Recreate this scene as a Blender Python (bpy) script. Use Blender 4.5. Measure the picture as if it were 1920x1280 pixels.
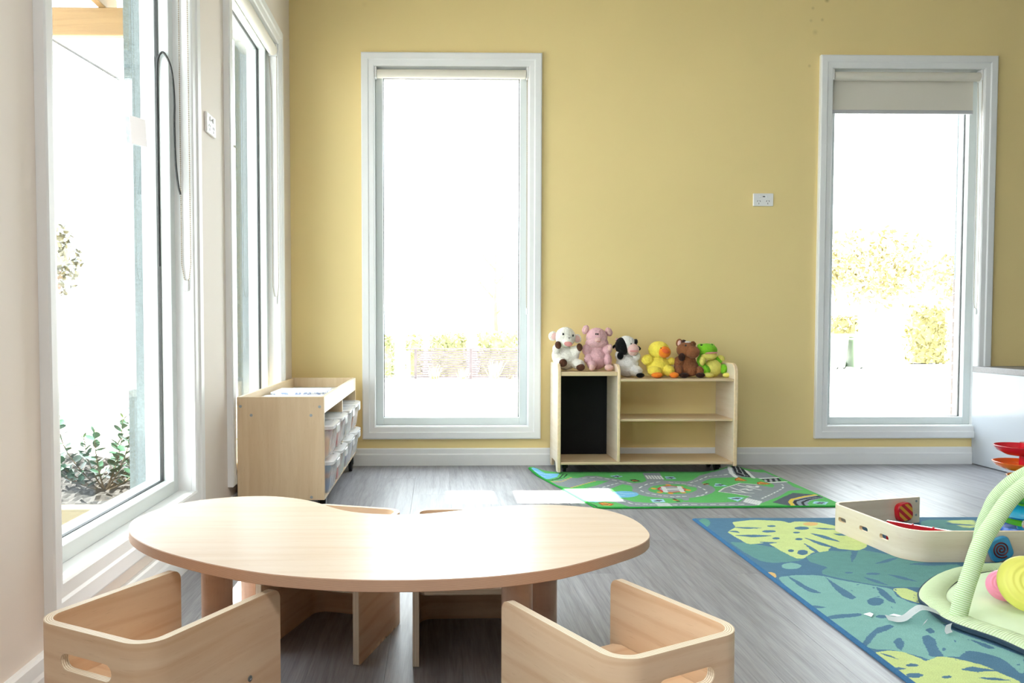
import bpy, bmesh, math, random
import numpy as np
from mathutils import Vector, Matrix
from mathutils.geometry import delaunay_2d_cdt
R = math.radians
random.seed(7); rng = np.random.default_rng(11)
scene = bpy.context.scene
for o in list(bpy.data.objects):
    bpy.data.objects.remove(o)
COL = scene.collection

# ------------------------------------------------------------------ camera, sky, sun, exposure
cam_d = bpy.data.cameras.new('camera'); cam = bpy.data.objects.new('camera', cam_d); COL.objects.link(cam)
cam.location = (0, 0, .80); cam.rotation_euler = (math.pi/2 - .0379, 0, -.0176)
cam_d.sensor_width = 36; cam_d.lens = 28.125; cam_d.shift_x = .05755; cam_d.shift_y = .01516
cam_d.clip_start = .02; cam_d.clip_end = 300
scene.camera = cam
world = bpy.data.worlds.new('sky'); scene.world = world; world.use_nodes = True
bg = world.node_tree.nodes['Background']; bg.inputs[0].default_value = (.90, .96, 1.0, 1); bg.inputs[1].default_value = 9.0
sun_d = bpy.data.lights.new('sun', 'SUN'); sun_d.energy = 72; sun_d.angle = R(.6); sun_d.color = (1, .93, .82)
sun = bpy.data.objects.new('sun', sun_d); COL.objects.link(sun)
sun.rotation_euler = Vector((1, 0.0, -1.2)).to_track_quat('-Z', 'Y').to_euler()
scene.view_settings.view_transform = 'Standard'; scene.view_settings.look = 'None'
scene.view_settings.exposure = 0.10; scene.view_settings.gamma = 1; scene.view_settings.use_curve_mapping = False
try:
    scene.cycles.max_bounces = 10; scene.cycles.diffuse_bounces = 6; scene.cycles.transparent_max_bounces = 16
    scene.cycles.caustics_reflective = False; scene.cycles.caustics_refractive = False
    scene.cycles.sample_clamp_indirect = 6; scene.cycles.use_denoising = True
except Exception: pass
def area(name, loc, rot, sx, sy, power, color=(1, 1, 1), portal=False):
    d = bpy.data.lights.new(name, 'AREA'); d.shape = 'RECTANGLE'; d.size = sx; d.size_y = sy; d.energy = power; d.color = color
    if portal: d.cycles.is_portal = True
    o = bpy.data.objects.new(name, d); COL.objects.link(o); o.location = loc; o.rotation_euler = rot
    return o
# sampling portals in the window openings (they give no light of their own)
for nm, y0, y1 in (('portal', 1.757, 2.73), ('portal', 3.275, 4.21), ('portal', -.5, .75)):
    area(nm, (-1.0, (y0+y1)/2, 1.26), (0, -R(90), 0), 2.0, y1-y0, 1, portal=True)
for x0, x1 in ((-.365, .511), (2.252, 3.126)):
    area('portal', ((x0+x1)/2, 4.80, 1.25), (-R(90), 0, 0), x1-x0, 2.0, 1, portal=True)
# unseen ceiling lamps added as fill light, behind and above the camera
FILL_LAMPS = [(.4, -.6, 50, 'added square white ceiling fill lamp nearest the back wall of the room'), (.3, 1.9, 8, 'added square white ceiling fill lamp above the kidney table')]

# ------------------------------------------------------------------ helpers
def s2l(c):
    if isinstance(c, str):
        c = tuple(int(c[i:i+2], 16)/255 for i in (0, 2, 4))
    return tuple(x/12.92 if x <= .04045 else ((x+.055)/1.055)**2.4 for x in c)
class N:
    def __init__(s, name):
        s.m = bpy.data.materials.new(name); s.m.use_nodes = True
        s.t = s.m.node_tree; s.b = s.t.nodes['Principled BSDF']; s.out = s.t.nodes['Material Output']
    def n(s, typ, **kw):
        x = s.t.nodes.new(typ)
        for k, v in kw.items():
            if k.startswith('i_'):
                k2 = k[2:]; x.inputs[int(k2) if k2.isdigit() else k2].default_value = v
            else: setattr(x, k, v)
        return x
    def l(s, a, b): s.t.links.new(a, b)
    def set(s, **kw):
        for k, v in kw.items(): s.b.inputs[k.replace('_', ' ')].default_value = v
        return s
def ramp(n, stops):
    x = n.n('ShaderNodeValToRGB'); e = x.color_ramp.elements
    while len(e) < len(stops): e.new(.5)
    for q, (p, c) in zip(e, stops): q.position = p; q.color = (*c, 1) if len(c) == 3 else c
    return x
def mixc(n, fac, a, b, mode='MIX'):
    x = n.n('ShaderNodeMix', data_type='RGBA', blend_type=mode)
    for sock, v in ((x.inputs[0], fac), (x.inputs[6], a), (x.inputs[7], b)):
        if hasattr(v, 'is_linked'): n.l(v, sock)
        elif isinstance(v, (int, float)): sock.default_value = v
        else: sock.default_value = (*v, 1)
    return x.outputs[2]
def mat(name, col, rough=.5, spec=.5, noise=0, nscale=40, bump=0, bscale=200, metal=0, sheen=0, coord='Object'):
    n = N(name); c = s2l(col) if isinstance(col, str) else col
    n.set(Base_Color=(*c, 1), Roughness=rough, Metallic=metal); n.b.inputs['Specular IOR Level'].default_value = spec
    if sheen: n.b.inputs['Sheen Weight'].default_value = sheen
    tc = n.n('ShaderNodeTexCoord')
    if noise:
        t = n.n('ShaderNodeTexNoise', i_Scale=nscale, i_Detail=4.0); n.l(tc.outputs[coord], t.inputs['Vector'])
        r = ramp(n, [(.3, tuple(x*(1-noise) for x in c)), (.7, tuple(min(1, x*(1+noise)) for x in c))])
        n.l(t.outputs['Fac'], r.inputs[0]); n.l(r.outputs[0], n.b.inputs['Base Color'])
    if bump:
        t = n.n('ShaderNodeTexNoise', i_Scale=bscale, i_Detail=3.0); n.l(tc.outputs[coord], t.inputs['Vector'])
        b = n.n('ShaderNodeBump', i_Strength=bump, i_Distance=.002); n.l(t.outputs['Fac'], b.inputs['Height']); n.l(b.outputs[0], n.b.inputs['Normal'])
    return n.m
def veneer(name, light, dark, rough=.42, su=2.2, sv=26, ring=.35, seedv=0.0):
    n = N(name); a, d = s2l(light), s2l(dark)
    uv = n.n('ShaderNodeUVMap'); oi = n.n('ShaderNodeObjectInfo')
    ad = n.n('ShaderNodeVectorMath', operation='ADD'); n.l(uv.outputs[0], ad.inputs[0])
    cmb = n.n('ShaderNodeCombineXYZ', i_2=seedv); n.l(oi.outputs['Random'], cmb.inputs[0])
    ml = n.n('ShaderNodeVectorMath', operation='SCALE', i_Scale=7.0); n.l(cmb.outputs[0], ml.inputs[0]); n.l(ml.outputs[0], ad.inputs[1])
    def m(x, y):
        q = n.n('ShaderNodeMapping'); q.inputs['Scale'].default_value = (x, y, 1); n.l(ad.outputs[0], q.inputs[0]); return q.outputs[0]
    n1 = n.n('ShaderNodeTexNoise', i_Scale=1.0, i_Detail=6.0, i_Distortion=.6); n.l(m(su, sv), n1.inputs['Vector'])
    w = n.n('ShaderNodeTexWave', i_Scale=1.1, i_Distortion=7.0, i_Detail=3.0); w.inputs['Detail Scale'].default_value = .8; w.bands_direction = 'Y'
    n.l(m(1.6, 7), w.inputs['Vector'])
    n2 = n.n('ShaderNodeTexNoise', i_Scale=1.0, i_Detail=2.0); n.l(m(26, 520), n2.inputs['Vector'])
    r1 = ramp(n, [(.30, tuple(p*.25+q*.75 for p, q in zip(a, d))), (.62, a)]); n.l(n1.outputs['Fac'], r1.inputs[0])
    r2 = ramp(n, [(.0, d), (.22, a), (1, a)]); n.l(w.outputs['Fac'], r2.inputs[0])
    c1 = mixc(n, ring, r1.outputs[0], r2.outputs[0])
    r3 = ramp(n, [(.63, (1, 1, 1)), (.74, (.72, .62, .55))]); n.l(n2.outputs['Fac'], r3.inputs[0])
    c2 = mixc(n, .55, c1, r3.outputs[0], 'MULTIPLY'); n.l(c2, n.b.inputs['Base Color'])
    n.set(Roughness=rough)
    return n.m
def ply_edge(name, light, dark, layers, rough=.5):
    n = N(name); uv = n.n('ShaderNodeUVMap'); sp = n.n('ShaderNodeSeparateXYZ'); n.l(uv.outputs[0], sp.inputs[0])
    m = n.n('ShaderNodeMath', operation='MULTIPLY', i_1=layers*math.pi); n.l(sp.outputs[0], m.inputs[0])
    s = n.n('ShaderNodeMath', operation='SINE'); n.l(m.outputs[0], s.inputs[0])
    r = ramp(n, [(.12, s2l(dark)), (.40, s2l(light))]); 
    q = n.n('ShaderNodeMapRange', i_1=-1.0, i_2=1.0); n.l(s.outputs[0], q.inputs[0]); n.l(q.outputs[0], r.inputs[0])
    mp = n.n('ShaderNodeMapping'); mp.inputs['Scale'].default_value = (40, 60, 1); n.l(uv.outputs[0], mp.inputs[0])
    t = n.n('ShaderNodeTexNoise', i_Scale=1.0, i_Detail=3.0); n.l(mp.outputs[0], t.inputs['Vector'])
    r2 = ramp(n, [(.3, (.82, .8, .78)), (.7, (1, 1, 1))]); n.l(t.outputs['Fac'], r2.inputs[0])
    n.l(mixc(n, .6, r.outputs[0], r2.outputs[0], 'MULTIPLY'), n.b.inputs['Base Color']); n.set(Roughness=rough)
    return n.m
def thin_glass(name, tint=(.97, .99, .985), refl=1.0):
    n = N(name); tr = n.n('ShaderNodeBsdfTransparent'); tr.inputs[0].default_value = (*tint, 1)
    gl = n.n('ShaderNodeBsdfGlossy', i_Roughness=.01); fr = n.n('ShaderNodeLayerWeight', i_Blend=.5)
    mx = n.n('ShaderNodeMixShader'); pw = n.n('ShaderNodeMath', operation='POWER', i_1=5.0); n.l(fr.outputs['Facing'], pw.inputs[0])
    mm = n.n('ShaderNodeMath', operation='MULTIPLY_ADD', i_1=.9*refl, i_2=.04*refl); n.l(pw.outputs[0], mm.inputs[0])
    n.l(mm.outputs[0], mx.inputs[0]); n.l(tr.outputs[0], mx.inputs[1]); n.l(gl.outputs[0], mx.inputs[2]); n.l(mx.outputs[0], n.out.inputs[0])
    return n.m
def attr_mat(name, rough=.95, bump=.5):
    n = N(name); a = n.n('ShaderNodeVertexColor'); a.layer_name = 'print'; tc = n.n('ShaderNodeTexCoord')
    t = n.n('ShaderNodeTexNoise', i_Scale=420.0, i_Detail=2.0); n.l(tc.outputs['Object'], t.inputs['Vector'])
    t2 = n.n('ShaderNodeTexNoise', i_Scale=38.0, i_Detail=4.0); n.l(tc.outputs['Object'], t2.inputs['Vector'])
    r = ramp(n, [(.3, (.80, .80, .80)), (.7, (1.08, 1.08, 1.08))]); n.l(t.outputs['Fac'], r.inputs[0])
    r2 = ramp(n, [(.3, (.92, .92, .92)), (.7, (1.0, 1.0, 1.0))]); n.l(t2.outputs['Fac'], r2.inputs[0])
    c = mixc(n, 1.0, mixc(n, 1.0, a.outputs[0], r.outputs[0], 'MULTIPLY'), r2.outputs[0], 'MULTIPLY'); n.l(c, n.b.inputs['Base Color'])
    b = n.n('ShaderNodeBump', i_Strength=bump, i_Distance=.003); n.l(t.outputs['Fac'], b.inputs['Height']); n.l(b.outputs[0], n.b.inputs['Normal'])
    n.set(Roughness=rough); n.b.inputs['Specular IOR Level'].default_value = .1
    return n.m

def bx(bm, x0, x1, y0, y1, z0, z1, bev=0, seg=2, mi=0):
    r = bmesh.ops.create_cube(bm, size=1); vs = r['verts']
    bmesh.ops.scale(bm, vec=(abs(x1-x0), abs(y1-y0), abs(z1-z0)), verts=vs)
    bmesh.ops.translate(bm, vec=((x0+x1)/2, (y0+y1)/2, (z0+z1)/2), verts=vs)
    fs = list({f for v in vs for f in v.link_faces})
    for f in fs: f.material_index = mi
    if bev:
        es = list({e for v in vs for e in v.link_edges})
        bmesh.ops.bevel(bm, geom=es, offset=bev, segments=seg, affect='EDGES', profile=.5)
    return bm
def box(*a, **k):
    return bx(bmesh.new(), *a, **k)
def tube(bm, pts, r, seg=10, caps=True, mi=0):
    pts = [Vector(p) for p in pts]; rings = []; up = None
    for i, p in enumerate(pts):
        t = (pts[min(i+1, len(pts)-1)] - pts[max(i-1, 0)]).normalized()
        if up is None:
            up = t.orthogonal().normalized()
        else:
            up = (up - t*up.dot(t)); up = up.normalized() if up.length > 1e-6 else t.orthogonal().normalized()
        w = t.cross(up); rr = r[i] if isinstance(r, (list, tuple)) else r
        rings.append([bm.verts.new(p + (up*math.cos(a) + w*math.sin(a))*rr) for a in [2*math.pi*k/seg for k in range(seg)]])
    for a, b in zip(rings, rings[1:]):
        for k in range(seg):
            f = bm.faces.new((a[k], a[(k+1) % seg], b[(k+1) % seg], b[k])); f.smooth = True; f.material_index = mi
    if caps:
        for rg, rev in ((rings[0], True), (rings[-1], False)):
            f = bm.faces.new(rg[::-1] if rev else rg); f.material_index = mi
    return bm
def lathe(bm, prof, cx=0, cy=0, cz=0, seg=24, mtx=None, mi=0):
    rings = []
    for r, z in prof:
        if r < 1e-6: rings.append([bm.verts.new((0, 0, z))])
        else: rings.append([bm.verts.new((r*math.cos(2*math.pi*k/seg), r*math.sin(2*math.pi*k/seg), z)) for k in range(seg)])
    for a, b in zip(rings, rings[1:]):
        for k in range(seg):
            k2 = (k+1) % seg
            if len(a) == 1 and len(b) == 1: continue
            if len(a) == 1: q = (a[0], b[k2], b[k])
            elif len(b) == 1: q = (a[k], a[k2], b[0])
            else: q = (a[k], a[k2], b[k2], b[k])
            f = bm.faces.new(q); f.smooth = True; f.material_index = mi
    vs = [v for rg in rings for v in rg]
    M = Matrix.Translation((cx, cy, cz)) @ (mtx.to_4x4() if mtx is not None else Matrix())
    bmesh.ops.transform(bm, matrix=M, verts=vs)
    return bm
def ball(bm, c, r, sub=3, rot=None, mi=0):
    q = bmesh.ops.create_icosphere(bm, subdivisions=sub, radius=1); vs = q['verts']
    r = (r, r, r) if isinstance(r, (int, float)) else r
    bmesh.ops.scale(bm, vec=r, verts=vs)
    if rot: bmesh.ops.rotate(bm, matrix=rot, verts=vs)
    bmesh.ops.translate(bm, vec=c, verts=vs)
    for v in vs:
        for f in v.link_faces: f.smooth = True; f.material_index = mi
    return bm
def prism(bm, pts, z0, z1, mi=0, mi_side=None, inset=0):
    """vertical-sided slab over a plan outline; UV: faces in metres, rim across the thickness"""
    n = len(pts); uvl = bm.loops.layers.uv.verify(); side = mi if mi_side is None else mi_side
    P = [Vector((p[0], p[1], 0)) for p in pts]
    def off(d):
        out = []
        for i in range(n):
            t = (P[(i+1) % n] - P[i-1]).normalized(); out.append(P[i] + Vector((-t.y, t.x, 0))*d)
        return out
    area2 = sum(P[i].x*P[(i+1) % n].y - P[(i+1) % n].x*P[i].y for i in range(n))
    sg = 1 if area2 > 0 else -1
    lv = [(z0, inset), (z0+inset, 0), (z1-inset, 0), (z1, inset)] if inset else [(z0, 0), (z1, 0)]
    rings = []
    for z, d in lv:
        q = off(d*sg) if d else P
        rings.append([bm.verts.new((p.x, p.y, z)) for p in q])
    per = [0]
    for i in range(n): per.append(per[-1] + (P[(i+1) % n]-P[i]).length)
    for li in range(len(rings)-1):
        a, b = rings[li], rings[li+1]
        for k in range(n):
            k2 = (k+1) % n
            f = bm.faces.new((a[k], a[k2], b[k2], b[k]) if sg > 0 else (b[k], b[k2], a[k2], a[k])); f.material_index = side; f.smooth = True
            for lp in f.loops:
                kk = per[k] if lp.vert in (a[k], b[k]) else per[k+1]
                lp[uvl].uv = ((lp.vert.co.z-z0)/(z1-z0), kk)
    for rg, rev in ((rings[0], sg > 0), (rings[-1], sg < 0)):
        f = bm.faces.new(rg[::-1] if rev else rg); f.material_index = mi
        for lp in f.loops: lp[uvl].uv = (lp.vert.co.x, lp.vert.co.y)
    return bm
def quad(bm, a, b, c, d, mi=0):
    f = bm.faces.new([bm.verts.new(p) for p in (a, b, c, d)]); f.material_index = mi; return f
def autouv(me):
    if me.uv_layers: return
    n = len(me.loops)
    if n == 0: return
    uv = me.uv_layers.new(name='UVMap')
    co = np.empty(len(me.vertices)*3, np.float32); me.vertices.foreach_get('co', co); co = co.reshape(-1, 3)
    nr = np.empty(len(me.polygons)*3, np.float32); me.polygons.foreach_get('normal', nr); nr = np.abs(nr.reshape(-1, 3))
    lt = np.empty(len(me.polygons), np.int32); me.polygons.foreach_get('loop_total', lt)
    vi = np.empty(n, np.int32); me.loops.foreach_get('vertex_index', vi)
    ax = np.repeat(nr.argmax(1), lt); c = co[vi]; dim = co.max(0)-co.min(0)
    out = np.empty((n, 2), np.float32)
    for a, (p, q) in ((0, (1, 2)), (1, (0, 2)), (2, (0, 1))):
        if dim[q] > dim[p]: p, q = q, p
        m = ax == a; out[m, 0] = c[m, p]; out[m, 1] = c[m, q]
    uv.data.foreach_set('uv', out.ravel())
def sharpen(me, lim=.80):
    nr = np.empty(len(me.polygons)*3, np.float32); me.polygons.foreach_get('normal', nr); nr = nr.reshape(-1, 3)
    le = np.empty(len(me.loops), np.int32); me.loops.foreach_get('edge_index', le)
    lt = np.empty(len(me.polygons), np.int32); me.polygons.foreach_get('loop_total', lt); lp = np.repeat(np.arange(len(lt)), lt)
    order = np.argsort(le, kind='stable'); e, p = le[order], lp[order]
    first = np.full(len(me.edges), -1); second = first.copy(); same = np.r_[False, e[1:] == e[:-1]]
    first[e[~same]] = p[~same]; second[e[same]] = p[same]
    sh = (second >= 0) & ((nr[first]*nr[second]).sum(1) < lim)
    a = me.attributes.get('sharp_edge') or me.attributes.new('sharp_edge', 'BOOLEAN', 'EDGE'); a.data.foreach_set('value', sh)
def obj(name, bm, m, parent=None, local=False, smooth=False):
    me = bpy.data.meshes.new(name)
    bmesh.ops.recalc_face_normals(bm, faces=bm.faces)
    bm.to_mesh(me); bm.free()
    for x in (m if isinstance(m, (list, tuple)) else [m]): me.materials.append(x)
    if len(me.polygons) < 60000 and not smooth: sharpen(me)
    if smooth:
        me.polygons.foreach_set('use_smooth', [True]*len(me.polygons))
    autouv(me)
    o = bpy.data.objects.new(name, me); COL.objects.link(o)
    if parent is not None:
        o.parent = parent
        if not local:
            p = parent; L = Vector((0, 0, 0))
            while p is not None: L += p.location; p = p.parent
            me.transform(Matrix.Translation(-L))
    elif not local:
        co = [v.co for v in me.vertices]
        if co:
            c = Vector((sum(v.x for v in co)/len(co), sum(v.y for v in co)/len(co), min(v.z for v in co)))
            me.transform(Matrix.Translation(-c)); o.location = c
    return o
def tag(o, label=None, cat=None, group=None, kind=None):
    for k, v in (('label', label), ('category', cat), ('group', group), ('kind', kind)):
        if v: o[k] = v
    return o
def empty(name, loc=(0, 0, 0), rz=0, parent=None):
    o = bpy.data.objects.new(name, None); COL.objects.link(o); o.location = loc; o.rotation_euler = (0, 0, rz); o.empty_display_size = .05
    if parent is not None: o.parent = parent
    return o
def thing(name, label, cat, loc=(0, 0, 0), rz=0, group=None):
    return tag(empty(name, loc, rz), label, cat, group)
def struct(name, bm, m, parent=None, **k):
    o = obj(name, bm, m, parent, **k); o['kind'] = 'structure'; return o
def dup(root, loc, rz=0, label=None, group=None):
    r = root.copy(); COL.objects.link(r); r.location = loc; r.rotation_euler = (0, 0, rz)
    if label: r['label'] = label
    if group: r['group'] = group
    for ch in [c for c in root.children]:
        c = ch.copy(); COL.objects.link(c); c.parent = r
        for g in [q for q in ch.children]:
            d = g.copy(); COL.objects.link(d); d.parent = c
    return r

def path_samples(pts, radii, arcseg=8):
    """rounded polyline in plan -> list of points"""
    out = [Vector(pts[0])]
    for i in range(1, len(pts)-1):
        p, a, b = Vector(pts[i]), Vector(pts[i-1]), Vector(pts[i+1]); r = radii[i]
        u, v = (a-p).normalized(), (b-p).normalized(); ang = u.angle(v); t = r/math.tan(ang/2)
        c = p + (u+v).normalized()*(r/math.sin(ang/2)); s, e = p+u*t, p+v*t
        a0 = math.atan2(s.y-c.y, s.x-c.x); a1 = math.atan2(e.y-c.y, e.x-c.x); d = (a1-a0+math.pi) % (2*math.pi)-math.pi
        for k in range(arcseg+1):
            q = a0+d*k/arcseg; out.append(Vector((c.x+r*math.cos(q), c.y+r*math.sin(q))))
    out.append(Vector(pts[-1])); return out
def bent_panel(pts, radii, t, outline, holes=(), step=.03, arcseg=8):
    """sheet of plywood bent along a plan path; outline(L, S) and holes live in (arc length, height)"""
    P = path_samples(pts, radii, arcseg); S = [0]
    for a, b in zip(P, P[1:]): S.append(S[-1]+(b-a).length)
    L = S[-1]
    nr = []
    for i in range(len(P)):
        tg = (P[min(i+1, len(P)-1)]-P[max(i-1, 0)]).normalized(); nr.append(Vector((-tg.y, tg.x)))
    def at(s):
        s = min(max(s, 0), L); i = max(j for j in range(len(S)) if S[j] <= s+1e-9); i = min(i, len(P)-2)
        f = (s-S[i])/max(S[i+1]-S[i], 1e-9)
        n = (nr[i]*(1-f)+nr[i+1]*f).normalized(); return P[i].lerp(P[i+1], f), n
    raw = outline(L, S); out = []; verts = []; edges = []
    for p, q in zip(raw, raw[1:]+raw[:1]):                 # break long straight edges so that they follow the bends
        m = max(1, math.ceil(math.dist(p, q)/.008)) if abs(p[0]-q[0]) > .012 else 1
        for k in range(m): out.append((p[0]+(q[0]-p[0])*k/m, p[1]+(q[1]-p[1])*k/m))
    def ring(r):
        b = len(verts); m = len(r)
        for p in r: verts.append(Vector(p))
        for i in range(m): edges.append((b+i, b+(i+1) % m))
    ring(out)
    hp = []
    for (hs, hz, hl, hr) in holes:
        q = []
        for k in range(9): a = -math.pi/2+math.pi*k/8; q.append((hs+hl+hr*math.cos(a), hz+hr*math.sin(a)))
        for k in range(9): a = math.pi/2+math.pi*k/8; q.append((hs-hl+hr*math.cos(a), hz+hr*math.sin(a)))
        hp.append(q); ring(q)
    def inside(p, poly):
        c = False; n = len(poly)
        for i in range(n):
            x0, y0 = poly[i]; x1, y1 = poly[(i+1) % n]
            if (y0 > p[1]) != (y1 > p[1]) and p[0] < (x1-x0)*(p[1]-y0)/(y1-y0)+x0: c = not c
        return c
    zmax = max(p[1] for p in out); zs = np.arange(.012, zmax, step)
    ss = sorted(set([round(x, 4) for x in S[1:-1]] + [round(x, 4) for x in np.arange(.02, L, step)]))
    for s in ss:
        for z in zs:
            p = (s, z)
            if not inside(p, out) or any(inside(p, h) for h in hp): continue
            if min((Vector(p)-v).length for v in verts[:len(out)+sum(map(len, hp))]) < .004: continue
            verts.append(Vector(p))
    r = delaunay_2d_cdt(verts, edges, [], 0, 1e-5); V, E, F = r[0], r[1], r[2]
    bm = bmesh.new(); uvl = bm.loops.layers.uv.verify(); A = []; B = []
    for v in V:
        p, n = at(v.x)
        A.append(bm.verts.new((p.x+n.x*t/2, p.y+n.y*t/2, v.y))); B.append(bm.verts.new((p.x-n.x*t/2, p.y-n.y*t/2, v.y)))
    cnt = {}
    for f in F:
        c = (V[f[0]]+V[f[1]]+V[f[2]])/3
        if not inside(c, out) or any(inside(c, h) for h in hp): continue
        for X, ids in ((A, f), (B, f[::-1])):
            fc = bm.faces.new([X[i] for i in ids]); fc.smooth = True
            for lp, i in zip(fc.loops, ids): lp[uvl].uv = (V[i].x, V[i].y)
        for i in range(3):
            e = (f[i], f[(i+1) % 3]); cnt[e] = 1
    for (i, j) in list(cnt):
        if (j, i) in cnt: continue
        fc = bm.faces.new((A[i], B[i], B[j], A[j])); fc.material_index = 1
        for lp, (tt, k) in zip(fc.loops, ((0, i), (1, i), (1, j), (0, j))): lp[uvl].uv = (tt, V[k].x+V[k].y)
    for v in [v for v in bm.verts if not v.link_faces]: bm.verts.remove(v)
    return bm
def round_outline(corners):
    """[(s, z, r)] counter-clockwise -> rounded polygon"""
    out = []; n = len(corners)
    for i in range(n):
        p = Vector(corners[i][:2]); r = corners[i][2]
        if r <= 0: out.append(tuple(p)); continue
        a, b = Vector(corners[i-1][:2]), Vector(corners[(i+1) % n][:2]); u, v = (a-p).normalized(), (b-p).normalized()
        ang = u.angle(v); tl = r/math.tan(ang/2); c = p+(u+v).normalized()*(r/math.sin(ang/2)); s, e = p+u*tl, p+v*tl
        a0 = math.atan2(s.y-c.y, s.x-c.x); a1 = math.atan2(e.y-c.y, e.x-c.x); d = (a1-a0+math.pi) % (2*math.pi)-math.pi
        for k in range(6): q = a0+d*k/5; out.append((c.x+r*math.cos(q), c.y+r*math.sin(q)))
    return out
def interp(pts, n):
    P = [Vector(p) for p in pts]; P = [P[0]*2-P[1]]+P+[P[-1]*2-P[-2]]; out = []
    for i in range(1, len(P)-2):
        for k in range(n):
            t_ = k/n; a, b, c, d = P[i-1:i+3]
            out.append(.5*((2*b)+(c-a)*t_+(2*a-5*b+4*c-d)*t_*t_+(-a+3*b-3*c+d)*t_**3))
    out.append(P[-2]); return out
# ---- traced outlines, metres on the floor or table plane
TABLE = [(-0.703,1.805),(-0.72,1.864),(-0.722,1.897),(-0.708,1.99),(-0.674,2.059),(-0.6,2.122),(-0.49,2.151),(-0.415,2.136),(-0.336,2.089),(-0.29,2.032),(-0.237,1.97),(-0.178,1.94),(-0.122,1.928),(-0.064,1.926),(-0.013,1.94),(0.042,1.965),(0.099,1.993),(0.158,2.013),(0.216,2.027),(0.263,2.031),(0.312,2.023),(0.373,1.999),(0.402,1.984),(0.445,1.925),(0.467,1.848),(0.467,1.758),(0.46,1.72),(0.44,1.672),(0.403,1.628),(0.352,1.584),(0.304,1.544),(0.26,1.512),(0.217,1.483),(0.134,1.451),(0.055,1.432),(-0.061,1.421),(-0.176,1.427),(-0.283,1.452),(-0.354,1.479),(-0.453,1.535),(-0.52,1.584),(-0.568,1.622),(-0.624,1.678),(-0.674,1.744)]
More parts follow.
